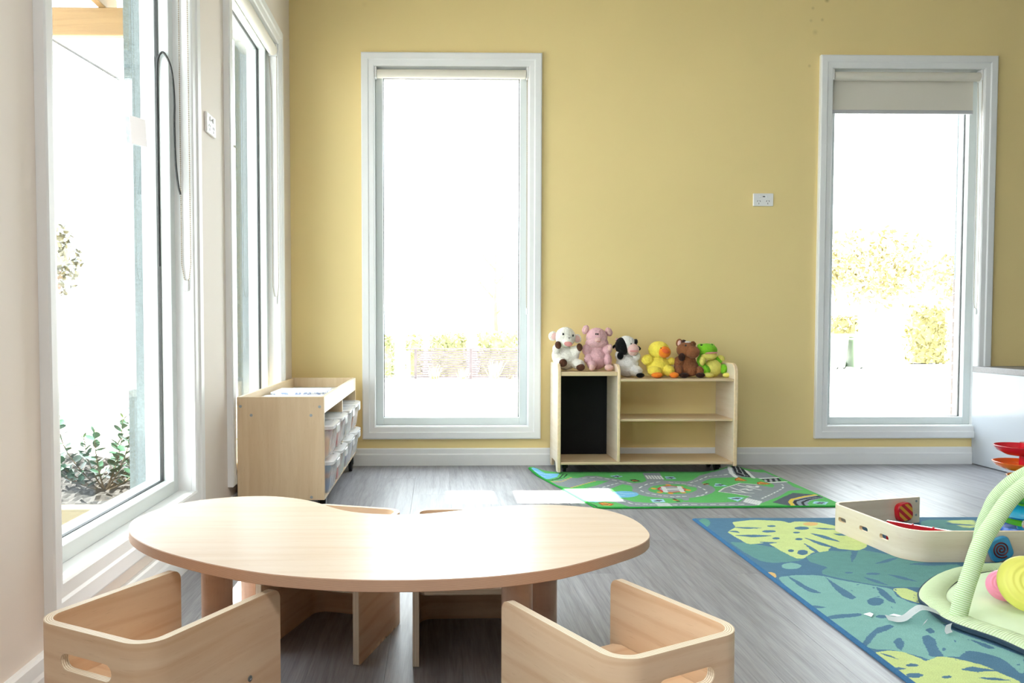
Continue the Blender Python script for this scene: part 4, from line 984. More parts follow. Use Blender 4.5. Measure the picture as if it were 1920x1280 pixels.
def rrect(w, d, r, seg=4):
    out = []
    for cx, cy, a0 in ((w/2-r, d/2-r, 0), (-w/2+r, d/2-r, 90), (-w/2+r, -d/2+r, 180), (w/2-r, -d/2+r, 270)):
        for k in range(seg+1): a = R(a0+90*k/seg); out.append((cx+r*math.cos(a), cy+r*math.sin(a)))
    return out
def loft(bm, levels, cap0=True, cap1=False):
    rings = [[bm.verts.new((x, y, z)) for x, y in rr] for rr, z in levels]
    for a, b in zip(rings, rings[1:]):
        n_ = len(a)
        for k in range(n_): f = bm.faces.new((a[k], a[(k+1) % n_], b[(k+1) % n_], b[k])); f.smooth = True
    if cap0: bm.faces.new(rings[0][::-1])
    if cap1: bm.faces.new(rings[-1])
    return bm
def tub():
    root = thing('storage_tub', 'x', 'tub', (0, 0, 0), 0, 'clear plastic tubs in the plywood cabinet')
    D, W, H = .345, .268, .126                       # depth along x, width along y
    bm = loft(bmesh.new(), [(rrect(D-.05, W-.06, .03), 0), (rrect(D-.045, W-.05, .03), .004), (rrect(D-.02, W-.022, .03), H-.012), (rrect(D-.012, W-.014, .03), H-.010), (rrect(D-.010, W-.012, .03), H)])
    obj('tub_body', bm, M['tub'], root, local=True)
    for k in range(5):                                # moulded ribs on the front face
        y = -.09+.045*k; b = bmesh.new(); tube(b, [(D/2-.0245, y, .012), (D/2-.0115, y, H-.016)], .0035, 6); obj('rib', b, M['tub'], root, local=True)
    bm = loft(bmesh.new(), [(rrect(D, W, .032), H-.004), (rrect(D, W, .032), H+.008), (rrect(D-.014, W-.014, .028), H+.011), (rrect(D-.05, W-.05, .02), H+.011), (rrect(D-.056, W-.056, .02), H+.006)], False, True)
    obj('lid', bm, M['lid'], root, local=True)
    obj('clip', box(D/2+.0005, D/2+.006, -.04, .04, H-.03, H+.004, .002, 1), M['lid'], root, local=True)
    return root
t0 = None; tubs = []
wordrow = ('lower', 'upper'); wordcol = ('nearest the camera', 'second from the camera', 'third from the camera', 'farthest from the camera')
for row, z in ((0, .1097), (1, .2562)):
    for k, y in enumerate((3.404, 3.696, 4.012, 4.306)):
        lab = 'clear plastic tub in %s row of the cabinet, %s' % (wordrow[row], wordcol[k])
        if t0 is None: t0 = tub(); o = t0; o.location = (-.606, y, z); o['label'] = lab
        else: o = dup(t0, (-.606, y, z), 0, lab)
# things inside the tubs
def block(name, lab, cat, c, s, m, rz=0, bev=.008):
    bm = box(-s[0]/2, s[0]/2, -s[1]/2, s[1]/2, 0, s[2], bev, 3)
    o = obj(name, bm, m, local=True); o.location = c; o.rotation_euler = (0, 0, rz); tag(o, lab, cat); return o
TB = {k: mat('toy_'+k, v, .4) for k, v in dict(blue='2f6fae', orange='d9803c', red='d8443e', coral='ee7a72', navy='1d2c4f', peach='eab58a', grey='8d8f95', lilac='8d86b8', green='8fb59a').items()}
block('toy_block', 'blue toy block in the nearest lower tub', 'toy', (-.492, 3.372, .116), (.06, .10, .05), TB['blue'])
block('toy_block', 'orange toy block lying on the blue one in the nearest lower tub', 'toy', (-.489, 3.372, .167), (.055, .10, .02), TB['orange'], .1)
block('toy_block', 'light blue toy block on top in the nearest lower tub', 'toy', (-.487, 3.37, .188), (.055, .08, .035), mat('toy_sky', '6fa6cf', .4), .1)
block('toy_block', 'peach coloured toy in the nearest upper tub', 'toy', (-.496, 3.375, .263), (.07, .12, .075), TB['peach'], .2, .02)
block('toy_block', 'small grey toy in the nearest upper tub', 'toy', (-.52, 3.47, .263), (.05, .04, .05), TB['grey'], .5)
block('picture_book', 'red backed book standing in the second lower tub', 'book', (-.486, 3.625, .116), (.05, .035, .108), TB['coral'], 0, .002)
block('picture_book', 'red backed book standing in the second upper tub', 'book', (-.486, 3.622, .263), (.05, .035, .108), TB['red'], 0, .002)
block('toy_block', 'pale green toy in the second lower tub', 'toy', (-.488, 3.73, .116), (.05, .08, .09), TB['green'], .2)
block('toy_cup', 'dark navy cup in the third upper tub', 'toy', (-.49, 3.92, .263), (.05, .06, .098), TB['navy'], .2, .015)
block('toy_block', 'lilac toy in the third lower tub', 'toy', (-.487, 4.03, .116), (.05, .05, .10), TB['lilac'], .2)
block('toy_block', 'orange toy in the farthest upper tub', 'toy', (-.487, 4.34, .263), (.05, .04, .10), TB['orange'], .2)
# white tray lid and book lying in the cabinet's top
wt = mat('white_tray_plastic', (.84, .85, .88), .3)
bm = prism(bmesh.new(), [(-.80+p, 3.29+q) for p, q in [(0, 0), (.28, 0), (.30, .02), (.30, .36), (.295, .385), (.27, .40), (.02, .40), (0, .38)]], .4642, .487, 0, 0, .004)
tag(obj('plastic_lid', bm, wt), 'white plastic lid with rounded corners lying on top of the cabinet', 'lid')
bm = bmesh.new(); bx(bm, -.70, -.535, 3.42, 3.60, .4872, .4885)
rr_ = bm
tag(obj('card_sheet', bm, mat('cream_card', (.72, .71, .62), .6)), 'cream card sheet lying on the white plastic lid', 'paper')
bm = prism(bmesh.new(), [(-.78, 3.71), (-.535, 3.71), (-.535, 3.98), (-.78, 3.98)], .4642, .496, 0, 1)
n = N('page_edges'); tc = n.n('ShaderNodeTexCoord'); tx = n.n('ShaderNodeTexNoise', i_Scale=60.0, i_Detail=3.0); n.l(tc.outputs['Object'], tx.inputs['Vector'])
rp = ramp(n, [(.44, (.30, .36, .55)), (.52, (.80, .82, .86))]); n.l(tx.outputs['Fac'], rp.inputs[0]); n.l(rp.outputs[0], n.b.inputs['Base Color'])
tag(obj('paper_pad', bm, [mat('white_page', (.83, .84, .87), .7), n.m]), 'white paper pad with speckled blue edge behind the white lid', 'paper')

# ------------------------------------------------------------------ shelf unit with the soft toys
t = thing('shelf_unit', 'low maple shelf unit on casters with a blackboard panel, against the yellow wall', 'shelf', (1.12, 4.40, 0))
def side(x0, x1, foot, top=.602):
    """side panel with a rounded top front corner, drawn in y/z"""
    y0, y1 = 4.26, 4.55
    pts = round_outline([(y0, foot, .006), (y0+.05, foot, .01), (y0+.075, max(foot, .062)+.0, .01), (y1-.075, max(foot, .062), .01), (y1-.05, foot, .01), (y1, foot, .004), (y1, top, .03), (y0, top, .05)]) if foot < .055 else round_outline([(y0, foot, .004), (y1, foot, .004), (y1, top, .03), (y0, top, .05)])
    bm = bmesh.new(); prism(bm, pts, x0, x1, 0, 1, .003)
    bmesh.ops.transform(bm, matrix=Matrix(((0, 0, 1, 0), (1, 0, 0, 0), (0, 1, 0, 0), (0, 0, 0, 1))), verts=bm.verts)
    return bm
obj('side_panel', side(.635, .653, .016), [M['maple2'], M['edge1']], t)
obj('side_panel', side(1.586, 1.606, .048), [M['maple2'], M['edge1']], t)
obj('divider', side(.957, .973, .0735, .598), [M['maple2'], M['edge1']], t)
obj('bottom_shelf', box(.6535, 1.5855, 4.262, 4.548, .058, .073, .003, 2), M['maple'], t)
obj('top_shelf', box(.6535, .9565, 4.265, 4.548, .536, .558, .003, 2), M['maple'], t)
obj('top_shelf', box(.9735, 1.5855, 4.265, 4.548, .506, .520, .003, 2), M['maple'], t)
obj('middle_shelf', box(.9735, 1.5855, 4.275, 4.53, .290, .304, .003, 2), M['maple'], t)
obj('blackboard_panel', box(.654, .956, 4.53, 4.545, .0735, .535), M['board'], t)
for x, y in ((.690, 4.37), (1.535, 4.37), (.690, 4.50), (1.535, 4.50)): caster_parts(t, x, y, .058, rad=.024)

# ------------------------------------------------------------------ soft toys
def plushmat(name, col, dark=.86):
    c = s2l(col); n = N(name); tc = n.n('ShaderNodeTexCoord')
    t1 = n.n('ShaderNodeTexNoise', i_Scale=260.0, i_Detail=3.0); n.l(tc.outputs['Object'], t1.inputs['Vector'])
    t2 = n.n('ShaderNodeTexNoise', i_Scale=45.0, i_Detail=3.0); n.l(tc.outputs['Object'], t2.inputs['Vector'])
    r1 = ramp(n, [(.3, tuple(x*dark for x in c)), (.65, c)]); n.l(t1.outputs['Fac'], r1.inputs[0])
    r2 = ramp(n, [(.3, (.86, .86, .86)), (.7, (1, 1, 1))]); n.l(t2.outputs['Fac'], r2.inputs[0])
    n.l(mixc(n, .8, r1.outputs[0], r2.outputs[0], 'MULTIPLY'), n.b.inputs['Base Color'])
    b = n.n('ShaderNodeBump', i_Strength=.9, i_Distance=.004); n.l(t1.outputs['Fac'], b.inputs['Height']); n.l(b.outputs[0], n.b.inputs['Normal'])
    n.set(Roughness=.95); n.b.inputs['Sheen Weight'].default_value = .12; n.b.inputs['Specular IOR Level'].default_value = .1
    return n.m
tex = bpy.data.textures.new('plush_lumps', 'CLOUDS'); tex.noise_scale = .012; tex.noise_depth = 2
def plush(name, label, base, k, parts):
    """parts: (part name, material, [(dx, dz, dy, rx, rz, ry[, tilt])...]) in plan units scaled by k; body pieces are fused"""
    root = thing(name, label, 'soft toy', base, 0, 'soft toys on the shelf unit')
    for nm, m, blobs, fuse in parts:
        bm = bmesh.new()
        for b in blobs:
            dx, dz, dy, rx, rz, ry = b[:6]; rot = Matrix.Rotation(R(b[6]), 3, 'Y') if len(b) > 6 else None
            ball(bm, (dx*k, -dy*k, dz*k), (rx*k, ry*k, rz*k), 3, rot)
        o = obj(nm, bm, m, root, local=True, smooth=True)
        if fuse:
            rm = o.modifiers.new('fuse', 'REMESH'); rm.mode = 'VOXEL'; rm.voxel_size = .0028; rm.use_smooth_shade = True
            sm = o.modifiers.new('soft', 'SMOOTH'); sm.iterations = 4; sm.factor = .6
            dp = o.modifiers.new('fur', 'DISPLACE'); dp.texture = tex; dp.strength = .005; dp.mid_level = .5; dp.texture_coords = 'LOCAL'
    return root
PM = {k: plushmat('plush_'+k, v) for k, v in dict(cream='fbf7ec', pink='e2b4ba', lpink='efc6bf', brown='5a3a2c', black='121214', white='f6f3ef', yellow='fbe75c', horse='8f5a3a', green='84cf30', lime='efe678', dkbrown='38211a', dkgreen='5c9a3a', orange='f58a2a').items()}
PM['eye'] = mat('black_bead_eye', (.01, .01, .01), .15); PM['mouth'] = mat('mouth_felt', s2l('d58f8d'), .9); PM['beak2'] = mat('beak_inside', s2l('d2581f'), .8); PM['line'] = mat('dark_stitch', (.1, .05, .05), .9)
A_, B_ = 1/3648, 1/2855
yb = 4.405
# each toy: base at the shelf, x right, z up, y towards the room
plush('toy_lamb', 'white toy lamb with brown paws and pink ears, leftmost on the shelf', (.695, yb, .5585), A_, [
    ('body', PM['cream'], [(25, 250, 0, 235, 245, 200), (-150, 300, 60, 120, 190, 110), (170, 330, 80, 110, 170, 110), (-105, 160, 170, 115, 110, 170, 15), (240, 130, 170, 130, 100, 170), (-190, 430, 130, 80, 100, 80), (225, 420, 130, 80, 100, 80)], True),
    ('head', PM['cream'], [(0, 670, 60, 205, 205, 185), (20, 575, 190, 115, 95, 100)], True),
    ('ear', PM['cream'], [(-245, 690, 30, 95, 100, 45, 20)], True), ('ear', PM['cream'], [(245, 640, 30, 85, 95, 45, -25)], True),
    ('inner_ear', PM['lpink'], [(-225, 690, 66, 60, 72, 22, 20)], False), ('inner_ear', PM['lpink'], [(235, 640, 66, 60, 70, 22, -25)], False),
    ('eye', PM['eye'], [(-70, 735, 225, 20, 24, 18)], False), ('eye', PM['eye'], [(125, 705, 225, 18, 24, 18)], False),
    ('mouth', PM['mouth'], [(25, 540, 272, 84, 52, 28, 8)], False), ('nose_stitch', PM['line'], [(45, 660, 246, 26, 5, 10)], False),
    ('paw', PM['brown'], [(-165, 515, 190, 64, 80, 55, -8)], False), ('paw', PM['brown'], [(262, 470, 190, 60, 80, 55, -8)], False),
    ('foot', PM['brown'], [(-85, 165, 320, 82, 80, 45)], False), ('foot', PM['brown'], [(265, 78, 310, 86, 72, 55)], False)])
plush('toy_pig', 'pink fluffy toy pig with raised ears, between the lamb and the cow', (.868, yb, .5585), A_, [
    ('body', PM['pink'], [(0, 250, 0, 235, 240, 200), (0, 420, 0, 200, 150, 150), (-190, 420, 60, 105, 120, 100), (210, 430, 110, 95, 110, 100), (-120, 120, 170, 90, 90, 160), (215, 210, 130, 78, 130, 110), (-170, 230, 90, 90, 110, 110)], True),
    ('head', PM['pink'], [(0, 660, 50, 215, 200, 185), (0, 560, 70, 235, 110, 160)], True),
    ('ear', PM['pink'], [(-215, 820, 0, 70, 100, 45, 18)], True), ('ear', PM['pink'], [(255, 775, 0, 72, 95, 45, -28)], True),
    ('inner_ear', PM['lpink'], [(-212, 815, 38, 40, 66, 18, 18)], False), ('inner_ear', PM['lpink'], [(250, 772, 38, 40, 62, 18, -28)], False),
    ('snout', PM['lpink'], [(-10, 620, 225, 68, 52, 42)], False), ('mouth', PM['mouth'], [(-5, 590, 262, 40, 9, 14)], False),
    ('eye', PM['eye'], [(-50, 735, 226, 15, 17, 14)], False), ('eye', PM['eye'], [(-12, 735, 232, 15, 17, 14)], False),
    ('hand', PM['lpink'], [(240, 470, 195, 50, 70, 40, 15)], False),
    ('foot', PM['lpink'], [(-140, 72, 310, 64, 62, 45)], False), ('foot', PM['lpink'], [(205, 72, 270, 90, 66, 55)], False)])
plush('toy_cow', 'black and white toy cow with a pink muzzle, leaning beside the pig', (1.035, yb+.01, .5205), A_, [
    ('body', PM['white'], [(30, 240, 0, 235, 240, 190), (-140, 440, 80, 95, 110, 90), (190, 420, 50, 100, 100, 90), (170, 130, 120, 150, 110, 160)], True),
    ('head', PM['white'], [(0, 660, 40, 190, 180, 175)], True),
    ('face_patch', PM['black'], [(-95, 620, 70, 135, 185, 160, -8)], True), ('face_patch', PM['black'], [(165, 690, 70, 45, 90, 120, 20)], True),
    ('muzzle', PM['lpink'], [(105, 560, 185, 120, 122, 90)], True), ('mouth', PM['mouth'], [(105, 535, 268, 88, 22, 20)], False), ('eye', PM['eye'], [(48, 680, 256, 14, 14, 14)], False),
    ('ear', PM['black'], [(-215, 620, 10, 75, 42, 35, -25)], True), ('ear', PM['black'], [(245, 590, 10, 68, 42, 35, 35)], True),
    ('inner_ear', PM['lpink'], [(-205, 590, 36, 55, 22, 20, -25)], False), ('horn', PM['lpink'], [(-185, 760, 20, 38, 34, 30)], False),
    ('paw', PM['black'], [(-145, 440, 160, 66, 80, 50, 8)], False), ('foot', PM['black'], [(235, 52, 260, 84, 50, 60)], False)])
plush('toy_duck', 'yellow toy duck with a big orange beak and feet, in the middle of the row', (1.214, yb, .5205), B_, [
    ('body', PM['yellow'], [(0, 170, 0, 190, 170, 150), (0, 260, 0, 130, 110, 110), (-185, 275, 50, 92, 88, 80), (195, 255, 40, 62, 62, 60), (-90, 100, 120, 110, 80, 110), (130, 110, 120, 95, 85, 100)], True),
    ('head', PM['yellow'], [(0, 430, 20, 165, 142, 140)], True),
    ('beak', PM['orange'], [(60, 402, 135, 98, 92, 72, 10)], False), ('beak_inside', PM['beak2'], [(62, 415, 175, 66, 44, 45, 20)], False), ('eye', PM['eye'], [(0, 462, 158, 13, 11, 12)], False),
    ('foot', PM['orange'], [(-75, 46, 205, 88, 46, 70)], False), ('foot', PM['orange'], [(195, 46, 200, 74, 46, 70)], False)])
plush('toy_horse', 'dark brown toy horse with a white star and dark hooves, left of the frog', (1.367, yb, .5205), B_, [
    ('body', PM['horse'], [(10, 150, 0, 195, 150, 150), (0, 250, 0, 160, 130, 120), (-130, 240, 60, 80, 95, 80), (-150, 110, 110, 70, 90, 90), (180, 100, 110, 70, 80, 90), (60, 110, 120, 90, 90, 60)], True),
    ('head', PM['horse'], [(0, 430, 30, 155, 130, 130), (70, 400, 120, 110, 100, 90)], True),
    ('ear', PM['horse'], [(-110, 545, 0, 52, 66, 26, 15)], True), ('inner_ear', PM['lpink'], [(-112, 540, 22, 28, 46, 12, 15)], False), ('ear', PM['horse'], [(120, 520, -20, 46, 54, 26, -30)], True),
    ('star', PM['white'], [(10, 556, 60, 50, 16, 34)], False), ('forelock', PM['dkbrown'], [(-40, 570, 30, 42, 24, 30, 20)], True), ('eye', PM['eye'], [(-45, 505, 132, 15, 16, 12)], False),
    ('hoof', PM['dkbrown'], [(-105, 322, 130, 52, 62, 45)], False), ('hoof', PM['dkbrown'], [(-80, 40, 185, 70, 40, 50)], False), ('hoof', PM['dkbrown'], [(175, 42, 185, 72, 42, 50)], False)])
plush('toy_frog', 'green and yellow toy frog with a wide mouth, at the right end of the row', (1.519, yb, .5205), B_, [
    ('body', PM['lime'], [(0, 145, 0, 135, 145, 120)], True),
    ('leg', PM['green'], [(-155, 110, 50, 95, 90, 90), (-195, 250, 20, 70, 110, 70)], True), ('leg', PM['green'], [(150, 130, 40, 60, 80, 80), (85, 270, -10, 70, 65, 60, 30)], True),
    ('head', PM['green'], [(-110, 430, 20, 165, 105, 120), (-215, 490, 20, 46, 42, 45), (-30, 490, 20, 46, 42, 45)], True),
    ('jaw', PM['lime'], [(-85, 340, 60, 128, 66, 100)], True), ('mouth', PM['mouth'], [(-72, 388, 130, 100, 14, 40, -3)], False),
    ('eye', PM['eye'], [(-205, 508, 58, 20, 14, 16)], False), ('eye', PM['eye'], [(-42, 508, 58, 18, 14, 16)], False),
    ('hand', PM['lime'], [(-200, 265, 100, 48, 82, 45, 5)], True), ('hand', PM['lime'], [(125, 300, 20, 62, 46, 35, 30)], True),
    ('foot', PM['lime'], [(-120, 40, 150, 85, 40, 70)], False), ('foot', PM['lime'], [(170, 40, 140, 66, 38, 60)], False)])
# ------------------------------------------------------------------ printed rugs
def raster(gx, gy, base, shapes, pal, rag=.0):
    nx, ny = len(gx), len(gy); GX, GY = np.meshgrid(gx, gy)
    rg = np.random.default_rng(4); WX = np.zeros_like(GX); WY = np.zeros_like(GX)
    for q in range(14):                                  # slightly ragged print edges
        k1, k2, ph = rg.normal(0, 260), rg.normal(0, 260), rg.uniform(0, 6.28, 2); WX += np.sin(GX*k1+GY*k2+ph[0]); WY += np.sin(GX*k2-GY*k1+ph[1])
    PX, PY = GX+WX*rag, GY+WY*rag
    C = np.empty((ny, nx, 3), np.float32); C[:] = s2l(base)
    for sh in shapes:
        col, pts = sh[0], np.array(sh[-1], float); w = sh[1] if len(sh) == 3 else 0
        for _ in range(2 if len(sh) == 2 else 0):        # round the corners of the printed leaf shapes
            nx2 = np.roll(pts, -1, 0); pts = np.stack([pts*.86+nx2*.14, pts*.14+nx2*.86], 1).reshape(-1, 2)
        mrg = w+.004; i0, i1 = np.searchsorted(gx, [pts[:, 0].min()-mrg, pts[:, 0].max()+mrg]); j0, j1 = np.searchsorted(gy, [pts[:, 1].min()-mrg, pts[:, 1].max()+mrg])
        if i1 <= i0 or j1 <= j0: continue
        X, Y = PX[j0:j1, i0:i1], PY[j0:j1, i0:i1]
        if w:
            ins = np.zeros(X.shape, bool)
            for a, b in zip(pts, pts[1:]):
                d = b-a; L = (d*d).sum()+1e-12; t_ = np.clip(((X-a[0])*d[0]+(Y-a[1])*d[1])/L, 0, 1)
                ins |= np.hypot(X-a[0]-t_*d[0], Y-a[1]-t_*d[1]) < w/2
        else:
            ins = np.zeros(X.shape, bool); n_ = len(pts)
            for i in range(n_):
                xa, ya = pts[i]; xb, yb_ = pts[(i+1) % n_]
                if ya == yb_: continue
                c = ((ya > Y) != (yb_ > Y)) & (X < (xb-xa)*(Y-ya)/(yb_-ya)+xa); ins ^= c
        C[j0:j1, i0:i1][ins] = s2l(pal[col])
    return GX, GY, C
def rug_mesh(name, GX, GY, GZ, C, m, edge, low=.001):
    ny, nx = GX.shape
    V = np.stack([GX, GY, GZ], -1).reshape(-1, 3)
    bi = np.concatenate([np.arange(nx), np.arange(1, ny)*nx+nx-1, (ny-1)*nx+np.arange(nx-2, -1, -1), np.arange(ny-2, 0, -1)*nx])
    low_v = V[bi].copy(); low_v[:, 2] = np.maximum(low, low_v[:, 2]-.009)
    VV = np.concatenate([V, low_v]); nb = len(bi); o = len(V)
    a = (np.arange(ny-1)[:, None]*nx+np.arange(nx-1)).ravel(); F = np.stack([a, a+1, a+nx+1, a+nx], 1)
    k = np.arange(nb); k2 = (k+1) % nb; S = np.stack([bi[k], o+k, o+k2, bi[k2]], 1)
    F = np.concatenate([F, S]); me = bpy.data.meshes.new(name)
    me.vertices.add(len(VV)); me.vertices.foreach_set('co', VV.ravel())
    me.loops.add(F.size); me.loops.foreach_set('vertex_index', F.ravel().astype(np.int32))
    me.polygons.add(len(F)); me.polygons.foreach_set('loop_start', np.arange(0, F.size, 4, dtype=np.int32))
    me.update(calc_edges=True); me.validate()
    ca = me.color_attributes.new('print', 'FLOAT_COLOR', 'POINT')
    cc = np.ones((len(VV), 4), np.float32); cc[:o, :3] = C.reshape(-1, 3); cc[o:, :3] = s2l(edge); ca.data.foreach_set('color', cc.ravel())
    me.materials.append(m); me.polygons.foreach_set('use_smooth', [True]*len(F))
    ob = bpy.data.objects.new(name, me); COL.objects.link(ob); return ob
M['rug'] = attr_mat('printed_rug_pile')
PALJ = dict(b='587f9c', y='d2e29c', t='8abbb7', d='6b9c9b', g='689f92', o='e6c284')
rx0, rx1, ry0, ry1 = 1.049, 3.30, 1.20, 3.268
extra = []
er = random.Random(5)
for k in range(16):                                     # leaf print outside the traced part (beyond the right frame edge)
    cx, cy, a, L, w = er.uniform(2.1, 3.3), er.uniform(1.2, 3.2), er.uniform(0, 3.1), er.uniform(.15, .35), er.uniform(.06, .14)
    extra.append((er.choice('ytdd'), [(cx+L*math.cos(q)*math.cos(a)-w*math.sin(q)*math.sin(a), cy+L*math.cos(q)*math.sin(a)+w*math.sin(q)*math.cos(a)) for q in np.linspace(0, 6.28, 18)[:-1]]))
for cx, cy, a, L, w, c_ in ((1.3, 1.42, .6, .26, .12, 't'), (1.62, 1.5, 2.0, .22, .10, 'd'), (1.95, 1.36, .3, .28, .13, 'y'), (2.35, 1.45, 1.2, .2, .1, 't'), (2.8, 1.4, .2, .3, .13, 'd'), (1.15, 1.62, 1.4, .12, .05, 'g')):
    extra.insert(0, (c_, [(cx+L*math.cos(q)*math.cos(a)-w*math.sin(q)*math.sin(a), cy+L*math.cos(q)*math.sin(a)+w*math.sin(q)*math.cos(a)) for q in np.linspace(0, 6.28, 18)[:-1]]))
for k in range(260):                                    # small worn flecks of the print
    cx, cy, L, a = er.uniform(1.2, 2.2), er.uniform(1.4, 2.5), er.uniform(.003, .014), er.uniform(0, 3)
    extra.append(('b', [(cx-L*math.cos(a), cy-L*math.sin(a)), (cx+.002, cy-.002), (cx+L*math.cos(a), cy+L*math.sin(a)), (cx-.001, cy+.003)]))
GX, GY, C = raster(np.r_[np.arange(rx0, 2.0, .0022), np.linspace(2.0, rx1, 90)], np.r_[np.linspace(ry0, 1.68, 40)[:-1], np.arange(1.68, ry1, .0022), ry1], PALJ['b'], extra[:22]+JUNGLE+extra[22:], PALJ, .00028)
bd = np.minimum(np.minimum(GX-rx0, rx1-GX), np.minimum(GY-ry0, ry1-GY)); C[bd < .009] = s2l('41709a')
GZ = .0095 + .0006*np.sin(GX*9)*np.sin(GY*7) - .004*np.clip(1-bd/.008, 0, 1)
jr = rug_mesh('leaf_rug', GX, GY, GZ, C, M['rug'], '41709a')
tag(jr, 'blue and green rug printed with jungle leaves, at the right', 'rug')
PALR = dict(r='8f979d', n='62b468', s='a9adb0', e='c23b45', e2='b5402f', o='e0a04a', w='dfe3e4', w2='c3c8cb', k='33363d', k2='5b6470', r2='8c98a6', y='dfc455', p='79b9e4', q='b5dcf2', i='a9d6ec')
nx, ny = 470, 300
GX, GY, C = raster(np.linspace(.47, 1.815, nx), np.linspace(3.455, 4.42, ny), PALR['n'], ROAD, PALR)
# the rug is not square on: shape its outline, let its far edge ride up at the right caster and curl at the left corner
u = (GX-.47)/(1.815-.47)
far = np.interp(GX[0], [.47, .50, .55, .61, .70, 1.2, 1.48, 1.56, 1.64, 1.72, 1.815], [4.37, 4.385, 4.365, 4.335, 4.33, 4.33, 4.325, 4.305, 4.315, 4.36, 4.385])
near = np.interp(GX[0], [.47, .69, 1.2, 1.815], [3.474, 3.474, 3.480, 3.486])
tt = (GY-3.455)/(4.42-3.455)
YN = near[None, :]+(far-near)[None, :]*tt
cols = np.empty_like(C)                                 # sample the print at the shaped position
jj = np.clip(((YN-3.455)/(4.42-3.455)*(ny-1)).round().astype(int), 0, ny-1); ii = np.arange(nx)[None, :].repeat(ny, 0)
cols = C[jj, ii]
left = np.interp(YN, [3.47, 3.9, 4.39], [.688, .60, .487]); inside = GX
XN = left+(1.80-left)*u
ii2 = np.clip(((XN-.47)/(1.815-.47)*(nx-1)).round().astype(int), 0, nx-1); cols = C[jj, ii2]
bd = np.minimum(np.minimum(tt*.9, (1-tt)*.9), np.minimum(u, 1-u)*1.2); cols[bd < .007] = s2l('2f9440')
ZN = .0085 + .036*np.exp(-((XN-1.60)/.085)**2)*np.clip((tt-.72)/.28, 0, 1)**1.5 + .022*np.exp(-((XN-.50)/.06)**2)*np.clip((tt-.72)/.28, 0, 1)**1.6 + .001*np.sin(XN*14)*np.sin(YN*11) - .004*np.clip(1-bd/.006, 0, 1)
rr = rug_mesh('road_rug', XN, YN, ZN, cols, M['rug'], '2c8038')
tag(rr, 'green play rug printed with roads, in front of the shelf unit', 'rug')

# ------------------------------------------------------------------ bent wooden activity panel
t = thing('activity_panel', 'pale bent plywood activity panel standing zigzag on the leaf rug', 'toy', (1.75, 2.85, .0105))
def outl(h, rc=.004):
    return lambda L, S: round_outline([(0, 0, rc), (L, 0, rc), (L, h, rc), (0, h, rc)])
pp = [(1.9372, 3.174), (1.536, 3.068), (1.578, 2.634), (2.50, 2.622)]
n = len(pp); l1 = math.hypot(pp[1][0]-pp[0][0], pp[1][1]-pp[0][1]); PS = path_samples(pp, [0, .045, .085, 0]); 
# arc position of points along the middle wing
def arcpos(y):
    s = 0
    for a, b in zip(PS, PS[1:]):
        d = (b-a).length
        if b.y < y and a.x < 1.62 and a.y < 3.06: return s + d*(a.y-y)/max(a.y-b.y, 1e-6)
        s += d
holes = [(arcpos(yy), .052, .016, .0085) for yy in (3.0, 2.87, 2.755)]
bm = bent_panel(pp, [0, .045, .085, 0], .011, outl(.104), holes, .03)
bmesh.ops.translate(bm, vec=(0, 0, .0105), verts=bm.verts)
obj('bent_board', bm, [M['maple2'], M['edge1']], t)
dirv = Vector((pp[1][0]-pp[0][0], pp[1][1]-pp[0][1])).normalized(); nv = Vector((dirv.y, -dirv.x)); 
if nv.y > 0: nv = -nv
for h in (.032, .088):
    c = Vector(pp[0])+dirv*.018+nv*.0055
    q = Vector((nv.x, nv.y, 0)).to_track_quat('Z', 'Y').to_matrix()
    obj('screw', lathe(bmesh.new(), [(0, 0), (.005, 0), (.005, .0012), (.002, .0014), (0, .0006)], mtx=q, cx=c.x, cy=c.y, cz=h+.0105, seg=12), M['screw'], t)
# red handle with yellow stripes on the back wing
def squircle(r, e=3.2, n=36):
    return [(r*math.copysign(abs(math.cos(a))**(2/e), math.cos(a)), r*math.copysign(abs(math.sin(a))**(2/e), math.sin(a))) for a in [2*math.pi*k/n for k in range(n)]]
n_ = N('red_yellow_stripes'); tc = n_.n('ShaderNodeTexCoord'); mp_ = n_.n('ShaderNodeMapping'); mp_.inputs['Rotation'].default_value = (0, R(-40), 0); n_.l(tc.outputs['Object'], mp_.inputs[0])
w = n_.n('ShaderNodeTexWave', i_Scale=13.0, i_Distortion=.3); w.bands_direction = 'Z'; n_.l(mp_.outputs[0], w.inputs['Vector'])
rp = ramp(n_, [(.50, s2l('b01020')), (.58, s2l('d29a2c'))]); n_.l(w.outputs['Fac'], rp.inputs[0]); n_.l(rp.outputs[0], n_.b.inputs['Base Color']); n_.set(Roughness=.35)
M['red'] = mat('red_paint', s2l('b3101f'), .3)
c = Vector(pp[0])+dirv*.092; ang = math.atan2(-nv.x, nv.y)+math.pi
bm = prism(bmesh.new(), squircle(.037), 0, .024, 1, 0, .004)
Mx = Matrix.Translation((c.x+nv.x*.0058, c.y+nv.y*.0058, .0105+.052)) @ Matrix.Rotation(math.atan2(nv.y, nv.x)+math.pi/2, 4, 'Z') @ Matrix.Rotation(R(90), 4, 'X') @ Matrix.Rotation(R(8), 4, 'Z')
bmesh.ops.transform(bm, matrix=Mx, verts=bm.verts)
obj('red_knob', bm, [M['red'], n_.m], t)['label'] = 'red knob with yellow stripes'
